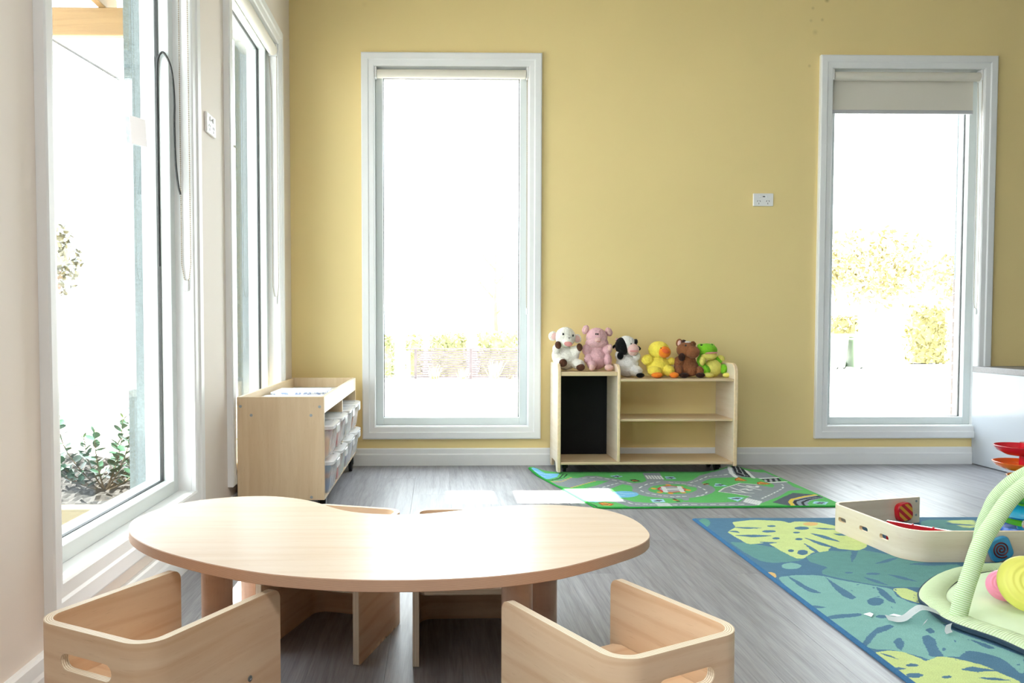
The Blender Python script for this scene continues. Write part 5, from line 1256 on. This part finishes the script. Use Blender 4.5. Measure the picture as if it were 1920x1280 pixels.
# red ledge inside the wings
bm = bmesh.new(); a, b = Vector((1.638, 2.872)), Vector((1.800, 2.690)); d = (b-a).normalized(); w_ = Vector((-d.y, d.x))*.007
prism(bm, [tuple(a-w_), tuple(b-w_), tuple(b+w_), tuple(a+w_)], .0115, .093, 1, 0, .001)
lg = obj('red_ledge', bm, [M['red'], mat('red_glare_top', s2l('d9a3a6'), .12)], t)  # pink top colour stands in for glare on the red board
for f in (.35, .62):
    p = a.lerp(b, f); obj('peg', lathe(bmesh.new(), [(0, 0), (.004, 0), (.003, .003), (0, .0035)], p.x, p.y, .093, 10), M['red'], lg)
# blue swirl tile on the outer face of the right wing
bm = prism(bmesh.new(), squircle(.0385, 4.2), 0, .016, 0, 0, .003)
Mx = Matrix.Translation((1.8745, 2.6245, .0105+.047)) @ Matrix.Rotation(R(90), 4, 'X') @ Matrix.Rotation(R(22), 4, 'Z')
bmesh.ops.transform(bm, matrix=Mx, verts=bm.verts)
sw = obj('swirl_tile', bm, mat('blue_tile', s2l('3a8fc0'), .35), t); sw['label'] = 'blue tile with a dark red spiral'
pts = []
for k in range(90):
    f = k/89; r_ = .002+.0265*f; a_ = 2*math.pi*2.8*f+.4; pts.append((1.8745+r_*math.cos(a_), 2.6085, .0575+r_*math.sin(a_)))
obj('spiral', tube(bmesh.new(), pts, .0030, 6), mat('dark_red_line', s2l('5a1f26'), .4), sw)

# ------------------------------------------------------------------ baby gym: mat, two arches, hanging toys
def stripe_mat(name, a, b, axis, freq, rough=.9, sharp=(.42, .58), bump=.4):
    n = N(name); uv = n.n('ShaderNodeUVMap'); sp = n.n('ShaderNodeSeparateXYZ'); n.l(uv.outputs[0], sp.inputs[0])
    m = n.n('ShaderNodeMath', operation='MULTIPLY', i_1=freq); n.l(sp.outputs[axis], m.inputs[0]); s = n.n('ShaderNodeMath', operation='SINE'); n.l(m.outputs[0], s.inputs[0])
    q = n.n('ShaderNodeMapRange', i_1=-1.0, i_2=1.0); n.l(s.outputs[0], q.inputs[0])
    r = ramp(n, [(sharp[0], s2l(a)), (sharp[1], s2l(b))]); n.l(q.outputs[0], r.inputs[0]); n.l(r.outputs[0], n.b.inputs['Base Color'])
    if bump:
        b_ = n.n('ShaderNodeBump', i_Strength=bump, i_Distance=.003); n.l(q.outputs[0], b_.inputs['Height']); n.l(b_.outputs[0], n.b.inputs['Normal'])
    n.set(Roughness=rough); n.b.inputs['Specular IOR Level'].default_value = .15; return n.m
M['tube'] = stripe_mat('green_white_ticking', 'b6d696', 'e0ebd2', 1, 2*math.pi/.0054)
M['ruffle'] = stripe_mat('pale_green_ruffle', 'cbdfb0', 'd9e7c6', 0, 2*math.pi/.0075, bump=.7)
M['matcloth'] = mat('pale_green_cloth', s2l('d2e2c0'), .9, noise=.03, nscale=14, bump=.25, bscale=22)
M['navy'] = mat('navy_cloth', s2l('2b3f52'), .85)
g = thing('baby_gym', 'pale green padded baby play mat with two striped fabric arches, at the right edge', 'play mat', (1.85, 2.05, .0105))
outl_pts = [(1.352, 2.17), (1.362, 2.22), (1.40, 2.285), (1.47, 2.365), (1.56, 2.445), (1.68, 2.515), (1.83, 2.545), (2.00, 2.525), (2.16, 2.44), (2.27, 2.28), (2.31, 2.10), (2.27, 1.88), (2.15, 1.70), (1.98, 1.60), (1.78, 1.56), (1.60, 1.60), (1.47, 1.70), (1.405, 1.82), (1.385, 1.93), (1.345, 2.02), (1.335, 2.09)]
OC = smooth_closed(outl_pts, 8); cx, cy = 1.84, 2.06
def mat_part(f0, f1, nr, hfun):
    bm = bmesh.new(); uvl = bm.loops.layers.uv.verify(); rings = []; m_ = len(OC); per = [0]
    for i in range(m_): per.append(per[-1]+math.dist(OC[i], OC[(i+1) % m_]))
    for k in range(nr+1):
        f = f0+(f1-f0)*k/nr; ring = []
        for i, (x, y) in enumerate(OC):
            d = math.dist((x, y), (cx, cy)); e = 1-(1-f)*(.11/d)*4.5 if f > .0 else 0
            x_, y_ = cx+(x-cx)*f, cy+(y-cy)*f; ring.append(bm.verts.new((x_, y_, hfun(f, i, x_, y_))))
        rings.append(ring)
    for k in range(nr):
        a, b = rings[k], rings[k+1]
        for i in range(m_):
            i2 = (i+1) % m_; f = bm.faces.new((a[i], a[i2], b[i2], b[i])); f.smooth = True
            for lp in f.loops:
                ii = i if lp.vert in (a[i], b[i]) else i+1; lp[uvl].uv = (per[ii], (f0+(f1-f0)*(k if lp.vert in a else k+1)/nr)*.45)
    if f0 == 0: bmesh.ops.remove_doubles(bm, verts=rings[0], dist=1e-4)
    return bm
def h_in(f, i, x, y): return .040 + .013*(1-(f/.86)**6) + .003*math.sin(9*x+3)*math.sin(11*y) - .010*max(0, (f-.78)/.08)
def h_out(f, i, x, y):
    q = (f-.86)/.14; return .031 + .013*math.sin(math.pi*q)**.6 - .004*q + .0007*math.sin(i*1.9)*math.sin(math.pi*q)
obj('mat_centre', mat_part(.0, .86, 14, h_in), M['matcloth'], g)
obj('mat_border', mat_part(.86, 1.0, 10, h_out), M['ruffle'], g)
def sc(pts, f): return [(cx+(x-cx)*f, cy+(y-cy)*f) for x, y in pts]
bm = loft(bmesh.new(), [(sc(OC, .97), .0112), (sc(OC, 1.0), .018), (sc(OC, 1.004), .028), (sc(OC, .985), .031)]); obj('mat_base', bm, M['navy'], g)
def uvtube(pts, r, seg=18):
    bm = bmesh.new(); tube(bm, pts, r, seg); uvl = bm.loops.layers.uv.verify(); P = [Vector(p) for p in pts]; S = [0]
    for a, b in zip(P, P[1:]): S.append(S[-1]+(b-a).length)
    bm.verts.ensure_lookup_table(); idx = {v: i//seg for i, v in enumerate(bm.verts)}
    for f in bm.faces:
        for lp in f.loops: lp[uvl].uv = (0, S[idx[lp.vert]])
    return bm
A1 = [(1.372, 2.066, .030), (1.392, 2.072, .095), (1.418, 2.082, .155), (1.447, 2.093, .218), (1.492, 2.105, .278), (1.553, 2.112, .352), (1.66, 2.112, .425), (1.80, 2.10, .460), (1.94, 2.09, .435), (2.08, 2.08, .355), (2.18, 2.07, .22), (2.245, 2.065, .035)]
A2 = [(1.757, 2.56, .030), (1.762, 2.553, .09), (1.769, 2.545, .155), (1.776, 2.532, .200), (1.787, 2.515, .252), (1.810, 2.48, .308), (1.845, 2.44, .353), (1.865, 2.36, .415), (1.87, 2.22, .475), (1.88, 2.07, .495), (1.90, 1.92, .46), (1.93, 1.78, .34), (1.945, 1.70, .19), (1.95, 1.66, .035)]
a1 = obj('arch', uvtube(interp(A1, 8), .0208), M['tube'], g); a2 = obj('arch', uvtube(interp(A2, 8), .0225), M['tube'], g)
for ar, p in ((a1, A1[0]), (a1, A1[-1]), (a2, A2[0]), (a2, A2[-1])):
    obj('end_cap', lathe(bmesh.new(), [(0, .012), (.019, .012), (.0185, .031), (0, .031)], p[0], p[1], 0, 16), M['black'], ar)
# care tag sewn to the mat
n_ = N('care_tag_print'); uv = n_.n('ShaderNodeUVMap'); mp_ = n_.n('ShaderNodeMapping'); mp_.inputs['Scale'].default_value = (1, 1, 1); n_.l(uv.outputs[0], mp_.inputs[0])
br = n_.n('ShaderNodeTexBrick'); br.inputs['Scale'].default_value = 1; br.inputs['Brick Width'].default_value = .0045; br.inputs['Row Height'].default_value = .006; br.inputs['Mortar Size'].default_value = .0018
br.inputs['Color1'].default_value = (.25, .27, .3, 1); br.inputs['Color2'].default_value = (.5, .52, .55, 1); br.inputs['Mortar'].default_value = (.84, .86, .88, 1); n_.l(mp_.outputs[0], br.inputs[0])
sp = n_.n('ShaderNodeSeparateXYZ'); n_.l(uv.outputs[0], sp.inputs[0])
def band(sock, lo, hi):
    a = n_.n('ShaderNodeMath', operation='GREATER_THAN', i_1=lo); n_.l(sock, a.inputs[0]); b = n_.n('ShaderNodeMath', operation='LESS_THAN', i_1=hi); n_.l(sock, b.inputs[0])
    c = n_.n('ShaderNodeMath', operation='MULTIPLY'); n_.l(a.outputs[0], c.inputs[0]); n_.l(b.outputs[0], c.inputs[1]); return c.outputs[0]
mm = n_.n('ShaderNodeMath', operation='MULTIPLY'); n_.l(band(sp.outputs[0], .045, .085), mm.inputs[0]); n_.l(band(sp.outputs[1], .008, .020), mm.inputs[1])
n_.l(mixc(n_, mm.outputs[0], (.84, .86, .88), br.outputs[0]), n_.b.inputs['Base Color']); n_.set(Roughness=.6)
def ribbon(pts, w, wd=(.25, .97)):
    bm = bmesh.new(); uvl = bm.loops.layers.uv.verify(); P = interp(pts, 6); d = Vector((wd[0], wd[1], 0)).normalized()*w; rows = []; s = 0
    for i, p in enumerate(P):
        if i: s += (P[i]-P[i-1]).length
        rows.append((bm.verts.new(p), bm.verts.new(p+d+Vector((0, 0, .003))), s))
    for a, b in zip(rows, rows[1:]):
        f = bm.faces.new((a[0], b[0], b[1], a[1])); f.smooth = True
        for lp, q in zip(f.loops, ((a[2], 0), (b[2], 0), (b[2], w), (a[2], w))): lp[uvl].uv = q
    r = bmesh.ops.solidify(bm, geom=bm.faces[:], thickness=.0008)
    return bm
tg = obj('care_tag', ribbon([(1.352, 2.075, .022), (1.325, 2.085, .036), (1.295, 2.09, .043), (1.27, 2.085, .034), (1.245, 2.08, .019), (1.222, 2.08, .0145), (1.198, 2.085, .018)], .034), n_.m, g)
wh = mat('white_satin', (.82, .84, .87), .5)
obj('care_tag', ribbon([(1.335, 2.045, .020), (1.318, 2.03, .024), (1.305, 2.015, .016), (1.30, 2.00, .0125)], .022, (.9, .3)), wh, g)
obj('care_tag', ribbon([(1.28, 2.06, .022), (1.265, 2.045, .018), (1.255, 2.04, .0125)], .024, (.6, .5)), wh, g)
for nm, lab, ps in (('paper_scrap', 'small white paper scrap on the leaf rug, farther from the mat', [(1.166, 2.150), (1.190, 2.162), (1.194, 2.150), (1.176, 2.128)]), ('paper_scrap', 'slim white paper scrap on the leaf rug, next to the care tag', [(1.232, 2.140), (1.250, 2.150), (1.283, 2.118), (1.262, 2.124)])):
    tag(obj(nm, prism(bmesh.new(), ps, .0108, .0118), wh), lab, 'paper')
# soft discs lying on the mat
M['lemon'] = mat('lemon_yellow_plastic', s2l('e6e36e'), .45); M['hotpink'] = mat('bright_pink_plastic', s2l('f08fb0'), .45)
prof = [(0, .030)]
for k in range(1, 40):
    r_ = .074*k/40; prof.append((r_, .030*math.sqrt(max(0, 1-(r_/.074)**2.6))+.0009*math.sin(r_*2*math.pi/.0145)))
prof += [(.074, 0), (.066, -.022), (.03, -.03), (0, -.03)]
q = Vector((-.25, -.85, .45)).to_track_quat('Z', 'Y').to_matrix()
tag(obj('ringed_disc', lathe(bmesh.new(), prof, 1.545, 2.045, .126, 40, q), M['lemon']), 'lemon yellow plastic disc with ring grooves standing on the baby mat', 'toy')
q = Vector((-.55, -.7, .5)).to_track_quat('Z', 'Y').to_matrix()
tag(obj('ringed_disc', lathe(bmesh.new(), [(a*.58, b*.8) for a, b in prof], 1.537, 2.125, .097, 36, q), M['hotpink']), 'bright pink plastic disc on the baby mat, behind the yellow one', 'toy')

# ------------------------------------------------------------------ ball tower
t = thing('ball_tower', 'rainbow coloured plastic ball drop tower behind the activity panel', 'toy', (2.255, 3.0, .0105))
TC = {k: mat('tower_'+k, s2l(v), .22) for k, v in dict(red='c01428', orange='ea6a22', yellow='eab41e', green='5cb81f', teal='1f93b8', blue='1f5fbe').items()}
tx_, ty_ = 2.255, 3.0
def dish(cx, cz, r, d):
    return lathe(bmesh.new(), [(0, -d), (r*.55, -d), (r*.86, -d*.55), (r, 0), (r-.004, .001), (r*.84, -d*.5+.003), (r*.53, -d+.004), (0, -d+.004)], cx, ty_, cz, 36)
for nm, col, ox, z, r, d in (('tier', 'red', -.03, .346, .094, .034), ('tier', 'orange', -.03, .284, .096, .030), ('tier', 'yellow', .02, .228, .090, .030), ('tier', 'green', -.02, .165, .090, .034)):
    obj(nm, dish(tx_+ox, z, r, d), TC[col], t)
for z0_, z1_, col in ((.318, .358, 'red'), (.262, .316, 'red'), (.205, .262, 'orange'), (.142, .205, 'yellow'), (.088, .142, 'green'), (.014, .088, 'teal')):
    obj('column', lathe(bmesh.new(), [(0, z0_), (.030, z0_), (.028, z1_), (0, z1_)], tx_-.005, ty_, 0, 24), TC[col], t)
obj('tier', lathe(bmesh.new(), [(0, .075), (.075, .070), (.085, .078), (.078, .095), (.05, .115), (0, .118)], tx_-.005, ty_, 0, 36), TC['teal'], t)
obj('base', lathe(bmesh.new(), [(0, .012), (.115, .012), (.128, .030), (.124, .042), (.118, .040), (.112, .026), (0, .024)], tx_-.0, ty_, 0, 40), TC['blue'], t)
obj('rim_wall', lathe(bmesh.new(), [(.090, .042), (.096, .06), (.092, .066), (.084, .044)], tx_+.03, ty_+.02, 0, 36), TC['green'], t)
n_ = N('clear_ball'); n_.set(Base_Color=(.9, .9, .92, 1), Roughness=.08); tr = n_.n('ShaderNodeBsdfTransparent'); ms = n_.n('ShaderNodeMixShader', i_0=.72); n_.l(n_.b.outputs[0], ms.inputs[1]); n_.l(tr.outputs[0], ms.inputs[2]); n_.l(ms.outputs[0], n_.out.inputs[0])
bl = obj('rattle_ball', ball(bmesh.new(), (2.195, 2.912, .062), .024, 3), n_.m); tag(bl, 'clear plastic ball with orange beads in the blue base of the tower', 'ball')
bm = bmesh.new(); er = random.Random(3)
for k in range(26):
    v = Vector((er.uniform(-1, 1), er.uniform(-1, 1), er.uniform(-1, .5))).normalized()*er.uniform(.006, .0175); ball(bm, (2.195+v.x, 2.912+v.y, .062+v.z), .0045, 1)
bd_ = obj('beads', bm, TC['orange'], bl); bd_['kind'] = 'stuff'
bl = obj('rattle_ball', ball(bmesh.new(), (2.232, 2.952, .150), .022, 3), mat('pale_ball', (.55, .66, .72), .15)); tag(bl, 'pale blue ball on the green tier of the tower', 'ball')
# ------------------------------------------------------------------ outside
M['concrete'] = mat('pale_concrete', (.62, .60, .57), .9, noise=.08, nscale=1.5)
M['lawn'] = mat('mulch_soil', (.015, .0145, .014), .95, noise=.5, nscale=30, bump=.8, bscale=60)
def gz(x, y):
    f = min(1, max(0, (y-4.9)/21)); r_ = min(1, max(0, (x-3)/5)); base = -.12 - f*((.84)*(1-r_)+.32*r_)
    l = min(1, max(0, (-1.06-x)/.3)); return base if y > 4.9 else -.12
bm = bmesh.new(); xs = [-40, -25, -15, -10, -6, -3, -1.07, 0, 2, 3, 4, 5, 6, 8, 12, 20, 40]; ys = [4.86, 5.5, 7, 9, 12, 15, 18, 20, 22, 24, 26, 30, 40, 60]
G = [[bm.verts.new((x, y, gz(x, y))) for x in xs] for y in ys]
for j in range(len(ys)-1):
    for i in range(len(xs)-1): bm.faces.new((G[j][i], G[j][i+1], G[j+1][i+1], G[j+1][i]))
s_ = struct('ground_street', bm, M['concrete'])
bm = bmesh.new(); quad(bm, (-40, -12, -.12), (-1.07, -12, -.12), (-1.07, 4.86, -.12), (-40, 4.86, -.12)); struct('ground_yard', bm, M['concrete'])
# garden bed with its timber edge under the left window
bm = bmesh.new(); nx_, ny_ = 130, 80; er = random.Random(9)
V = [[bm.verts.new((-3.2+2.1*i/nx_, 3.07+1.3*j/ny_, .085+.022*math.sin(i*.43+j*.25)*math.sin(j*.4-i*.15)+er.uniform(-.009, .012))) for i in range(nx_+1)] for j in range(ny_+1)]
for j in range(ny_):
    for i in range(nx_): bm.faces.new((V[j][i], V[j][i+1], V[j+1][i+1], V[j+1][i]))
tag(obj('garden_mulch', bm, M['lawn']), 'dark mulch in the garden bed outside the left window', 'mulch', kind='stuff')
M['sleeper'] = veneer('weathered_sleeper', '5f573f', '453e2d', .85)
tag(obj('timber_sleeper', box(-3.3, -1.09, 2.99, 3.06, -.12, .122, .006, 2), M['sleeper']), 'pale timber sleeper edging the garden bed outside the left window', 'sleeper')
# leafy shrub: every leaf its own piece
t = thing('garden_shrub', 'young leafy green shrub in the mulch outside the big left window', 'shrub', (-1.46, 3.50, .09))
M['leaf'] = mat('shrub_leaf', (.03, .085, .05), .30, noise=.35, nscale=30); M['leaf2'] = mat('young_leaf', (.16, .24, .06), .4); M['stem'] = mat('shrub_stem', (.10, .07, .04), .8)
def leaf_mesh(nm, m):
    bm = bmesh.new(); pr = [(0, .002), (.2, .010), (.45, .0155), (.7, .0145), (.9, .008), (1, .001)]; L = .048; rows = []
    for f, w in pr: rows.append([bm.verts.new((f*L, -w, .004*f)), bm.verts.new((f*L, 0, -.003+.006*f*f)), bm.verts.new((f*L, w, .004*f))])
    for a, b in zip(rows, rows[1:]):
        for k in range(2): q = bm.faces.new((a[k], b[k], b[k+1], a[k+1])); q.smooth = True
    me = bpy.data.meshes.new(nm); bm.to_mesh(me); bm.free(); me.materials.append(m); return me
LM = [leaf_mesh('leaf', M['leaf']), leaf_mesh('leaf', M['leaf2'])]
er = random.Random(21)
stems = [((-.20, -.06), .20), ((-.30, .02), .17), ((-.11, .05), .22), ((-.03, -.03), .25), ((.07, .03), .31), ((.14, -.02), .37), ((.22, .04), .40), ((.27, -.05), .22), ((-.24, .08), .29), ((.02, .09), .19), ((.17, .08), .26), ((-.16, -.10), .12), ((.18, -.10), .13)]
for (dx, dy), h in stems:
    P = [Vector((0, 0, -.01)), Vector((dx*.45, dy*.45, h*.22)), Vector((dx*.85, dy*.85, h*.6)), Vector((dx, dy, h))]; Q = interp(P, 6)
    obj('stem', tube(bmesh.new(), Q, [.0042-.0028*i/len(Q) for i in range(len(Q))], 6), M['stem'], t, local=True)
    nl = int(11+h*40)
    for k in range(nl):
        f = .28+.72*k/(nl-1); i = min(int(f*(len(Q)-1)), len(Q)-2); p = Q[i].lerp(Q[i+1], f*(len(Q)-1)-i); az = k*2.4+er.uniform(-.4, .4)
        top = k >= nl-2
        o = bpy.data.objects.new('leaf', LM[1 if top and er.random() < .8 else 0]); COL.objects.link(o); o.parent = t; o.location = p
        o.rotation_euler = (er.uniform(-.5, .5), -(er.uniform(.1, .7) if not top else er.uniform(.8, 1.2)), az); sc_ = er.uniform(.75, 1.15)*(.7 if top else 1); o.scale = (sc_, sc_, sc_)
# timber pergola beside the house
M['pine'] = veneer('pine_beam', '7a5f3e', '64492c', .6)
t = thing('pergola', 'timber pergola with grey roof sheets outside the left windows', 'pergola', (-2.0, 3.2, -.12))
def addp(nm, *a, m=None, par=None, **k):
    return obj(nm, box(*a, .004, 1), m or M['pine'], par or t)
addp('beam', -3.3, -1.065, 4.58, 4.63, 2.43, 2.585)
addp('beam', -3.3, -1.065, -2.2, -2.15, 2.43, 2.585)
for x in (-1.89, -2.9): addp('rafter', x-.02, x+.025, -2.3, 4.75, 2.586, 2.69)
for x, y in ((-3.25, 4.58), (-3.25, -2.2)): addp('post', x-.045, x+.045, y-.02, y+.07, -.118, 2.429)
n = N('opal_roof_sheet'); n.set(Base_Color=(.25, .32, .35, 1), Roughness=.4); tl = n.n('ShaderNodeBsdfTranslucent'); tl.inputs[0].default_value = (.30, .36, .38, 1)
mx = n.n('ShaderNodeMixShader', i_0=.7); n.l(n.b.outputs[0], mx.inputs[1]); n.l(tl.outputs[0], mx.inputs[2]); n.l(mx.outputs[0], n.out.inputs[0]); M['sheet'] = n.m
RS = ROOF
for a in RS:
    bm = bmesh.new(); n_ = max(2, int((a[1]-a[0])/.038)); rows = []
    for i in range(n_+1):
        x = a[0]+(a[1]-a[0])*i/n_; z = 2.70+.008*math.sin(i*math.pi/2); rows.append((bm.verts.new((x, a[2], z)), bm.verts.new((x, a[3], z))))
    for p, q in zip(rows, rows[1:]): bm.faces.new((p[0], q[0], q[1], p[1]))
    bmesh.ops.solidify(bm, geom=bm.faces[:], thickness=.003); obj('roof_sheet', bm, M['sheet'], t)
# service wire
bm = tube(bmesh.new(), [(-7.4, 12.0, 6.05), (-5.96, 12.0, 5.18), (-4.50, 12.0, 4.31), (-3.0, 12.0, 3.45)], .02, 6); tag(obj('service_wire', bm, mat('grey_wire', (.010, .011, .012), .6)), 'thin grey service wire crossing the sky outside the left window', 'wire')
# street fence, two bays of slats
M['slat'] = mat('dark_fence_slat', (.082, .068, .076), .8, noise=.15, nscale=5)
t = thing('slat_fence', 'brown horizontal slat fence across the street, seen through the middle window', 'fence', (.9, 26, -.96))
for x in (-.76, 1.03, 2.82): obj('post', box(x-.045, x+.045, 25.98, 26.06, -.98, .055), M['slat'], t)
obj('top_rail', box(-.95, 2.95, 25.93, 26.03, .058, .10), M['slat'], t)
for a, b in ((-.71, .98), (1.08, 2.77)):
    for k in range(13): obj('slat', box(a, b, 25.99, 26.015, -.93+.075*k, -.93+.075*k+.052), M['slat'], t)
def hedge(name, label, x0, x1, y0, y1, z0, z1, col, cnt, cat='hedge', leaf=.09):
    bm = bmesh.new(); er = random.Random(int(x0*100)); bx(bm, x0+.1, x1-.1, y0+.12, y1-.1, z0, z1-.12)
    for k in range(cnt):
        c = Vector((er.uniform(x0, x1), er.uniform(y0, y0+(y1-y0)*.5), er.uniform(z0, z1))); a, b = Vector((er.uniform(-1, 1), er.uniform(-1, 1), er.uniform(-1, 1))).normalized()*leaf, Vector((er.uniform(-1, 1), er.uniform(-1, 1), er.uniform(-1, 1))).normalized()*leaf*.6
        bm.faces.new([bm.verts.new(c-a), bm.verts.new(c+b), bm.verts.new(c+a), bm.verts.new(c-b)])
    return tag(obj(name, bm, mat(name+'_green', col, .8, noise=.4, nscale=9)), label, cat)
hg = (.33, .34, .17)
hedge('hedge', 'clipped yellow green hedge behind the slat fence, right of the tree trunk', 1.35, 3.6, 27.5, 28.5, -.9, .62, hg, 2200)
hedge('hedge', 'clipped yellow green hedge behind the slat fence, left of the tree trunk', -.35, .95, 27.5, 28.5, -.9, .60, hg, 1400)
hedge('hedge', 'short hedge stub left of the slat fence top', -1.15, -.55, 27.6, 28.4, -.9, .55, hg, 500)
hedge('hedge', 'rounded green shrub far left in the middle window', -2.1, -1.55, 27.6, 28.4, -.9, .52, (.28, .30, .15), 420)
def bare_tree(name, label, x, y, z, h, r, m, seed, n=7):
    er = random.Random(seed); tr = thing(name, label, 'tree', (x, y, z))
    obj('trunk', tube(bmesh.new(), [(0, 0, 0), (.02, 0, h*.3), (-.03, .02, h*.62), (.02, 0, h)], [r, r*.8, r*.6, r*.2], 9), m, tr, local=True)
    for k in range(n):
        f = .35+.6*k/n; s = 1 if k % 2 else -1; L = h*er.uniform(.22, .4); b = Vector((0, 0, h*f)); e = b+Vector((s*L*.6, er.uniform(-.3, .3), L*.8))
        q = obj('branch', tube(bmesh.new(), [b, b.lerp(e, .5)+Vector((s*.05, 0, -.04)), e], [r*.3, r*.2, r*.06], 6), m, tr, local=True)
        for j in range(2):
            b2 = b.lerp(e, .5+.25*j); e2 = b2+Vector((er.uniform(-.3, .3)*L, 0, L*.45)); obj('twig', tube(bmesh.new(), [b2, e2], [r*.1, r*.03], 5), m, q, local=True)
M['bark'] = mat('pale_bark', (.42, .30, .26), .9, noise=.2, nscale=6); M['bark2'] = mat('red_brown_bark', (.30, .16, .09), .9, noise=.2, nscale=6)
bare_tree('bare_tree', 'bare street tree with a pale trunk above the slat fence', 1.10, 27.2, -.95, 5.2, .16, M['bark'], 4)
bare_tree('bare_tree', 'slim red brown tree behind the hedge, right of the pale trunk', 2.05, 29.2, -.95, 4.6, .13, M['bark2'], 8, 5)
t = obj('letterbox_pillar', box(-1.05, -.93, 25.8, 25.95, -.96, .02, .01, 1), mat('pale_pillar', (.5, .48, .44), .8)); tag(t, 'small pale pillar at the left end of the slat fence', 'pillar')
struct('street_kerb', box(-3.2, 4.2, 24.2, 24.4, -1.0, -.80), M['concrete'])
# front garden plants before the fence
def grass_tuft(label, x, y, z, h, col, cnt, seed):
    er = random.Random(seed); bm = bmesh.new()
    for k in range(cnt):
        a = er.uniform(0, 6.28); d = er.uniform(.1, .55)*h; b = Vector((er.uniform(-.1, .1), er.uniform(-.1, .1), 0)); e = b+Vector((d*math.cos(a), d*math.sin(a), h*er.uniform(.6, 1))); w = Vector((-math.sin(a), math.cos(a), 0))*.02
        bm.faces.new([bm.verts.new(b-w), bm.verts.new(b+w), bm.verts.new(e)])
    o = obj('grass_tuft', bm, mat('tuft', col, .8), local=True); o.location = (x, y, z); return tag(o, label, 'plant')
grass_tuft('pale grass tuft at the left bay of the slat fence', -.15, 25.6, -.94, .55, (.42, .40, .22), 60, 1)
grass_tuft('pale grass tuft at the middle post of the slat fence', .75, 25.5, -.94, .45, (.42, .40, .22), 60, 2)
grass_tuft('tall pale grass tuft in front of the right fence bay', 1.75, 25.5, -.94, .72, (.46, .43, .25), 70, 3)
grass_tuft('low dark tuft under the right fence bay', 2.25, 25.5, -.94, .25, (.12, .10, .08), 50, 5)
# wheelie bins and street trees in the right window
M['bin'] = mat('dark_green_bin', (.12, .17, .11), .5)
def bin_(x, label):
    t = thing('wheelie_bin', label, 'bin', (x, 22, gz(x, 22)), 0, 'wheelie bins at the kerb')
    obj('bin_body', loft(bmesh.new(), [(rrect(.44, .5, .04), .06), (rrect(.56, .62, .04), .9)]), M['bin'], t, local=True)
    obj('bin_lid', loft(bmesh.new(), [(rrect(.60, .68, .05), .90), (rrect(.60, .68, .05), .94), (rrect(.5, .56, .05), .98)], True, True), mat('bin_lid_green', (.14, .2, .08), .5), t, local=True)
    for s in (-.24, .24): obj('wheel', lathe(bmesh.new(), [(0, -.025), (.10, -.025), (.10, .025), (0, .025)], mtx=Matrix.Rotation(R(90), 3, 'Y'), cx=s, cy=.27, cz=.10, seg=16), M['black'], t, local=True)
bin_(10.95, 'green wheelie bin at the left edge of the right window'); bin_(11.62, 'green wheelie bin beside the first, nearer the window centre')
for i, (x, y, w, z0, z1, lab) in enumerate(((12.3, 26, 1.5, -.4, 1.15, 'low yellow green hedge behind the wheelie bins'), (15.5, 26, 1.3, -.4, 1.5, 'small loose shrub in the middle of the right window'), (18.3, 27, 2.6, -.5, 2.2, 'broad loose yellow green shrub at the right of the right window'))):
    hedge('street_shrub', lab, x, x+w, y, y+1, z0, z1, (.20, .18, .07), 900, 'shrub', .11)
def leafy_tree(label, x, y, h, w, seed, col):
    er = random.Random(seed); t = thing('street_tree', label, 'tree', (x, y, -.5))
    obj('trunk', tube(bmesh.new(), [(0, 0, 0), (.1, 0, h*.5), (0, 0, h*.9)], [.16, .12, .04], 8), M['bark'], t, local=True)
    bm = bmesh.new()
    for k in range(1500):
        v = Vector((er.gauss(0, 1), er.gauss(0, 1), er.gauss(0, 1))); v = v.normalized()*er.uniform(.35, 1); c = Vector((v.x*w, v.y*w*.6, h*.68+v.z*h*.34)); a = Vector((er.uniform(-1, 1), er.uniform(-1, 1), er.uniform(-1, 1))).normalized()*.16; b = Vector((er.uniform(-1, 1), er.uniform(-1, 1), er.uniform(-1, 1))).normalized()*.10
        bm.faces.new([bm.verts.new(c-a), bm.verts.new(c+b), bm.verts.new(c+a), bm.verts.new(c-b)])
    obj('crown', bm, mat('crown_leaf', col, .8), t, local=True)
leafy_tree('pale leafy tree at the left of the right window', 16.4, 36, 6.2, 2.4, 1, (.20, .17, .07)); leafy_tree('pale leafy tree at the middle of the right window', 21, 38, 6.0, 3.0, 2, (.22, .19, .08)); leafy_tree('pale leafy tree at the right of the right window', 26, 38, 5.4, 2.6, 3, (.20, .17, .075))
# neighbour seen past the left window
t = thing('brick_house', 'pale house with a red roof seen through the big left window', 'house', (-8.6, 20, -.6))
obj('house_wall', box(-12.5, -7.1, 20, 24, -.6, 2.1), mat('cream_wall', (.10, .085, .07), .9), t)
rb = bmesh.new(); v = [rb.verts.new(p) for p in ((-12.9, 19.5, 2.05), (-6.8, 19.5, 2.05), (-6.8, 24.5, 2.05), (-12.9, 24.5, 2.05), (-11.5, 22, 3.6), (-8.2, 22, 3.6))]
for f in ((0, 1, 5, 4), (1, 2, 5), (2, 3, 4, 5), (3, 0, 4), (3, 2, 1, 0)): rb.faces.new([v[i] for i in f])
obj('roof', rb, mat('red_roof', (.07, .02, .014), .9), t)
for x in (-11.8, -9.6, -7.9):
    w = obj('window', box(x-.4, x+.4, 19.96, 19.999, .5, 1.6), M['gpo'], t); obj('pane', box(x-.34, x+.34, 19.94, 19.959, .56, 1.54), M['rubber'], w)
obj('awning', box(-8.5, -7.2, 19.0, 19.95, 1.62, 1.70), mat('red_awning', (.08, .018, .010), .8), t)
leafy_tree('pale leafy tree beyond the yard in the big left window', -7.2, 15, 4.4, 1.6, 7, (.09, .095, .085))
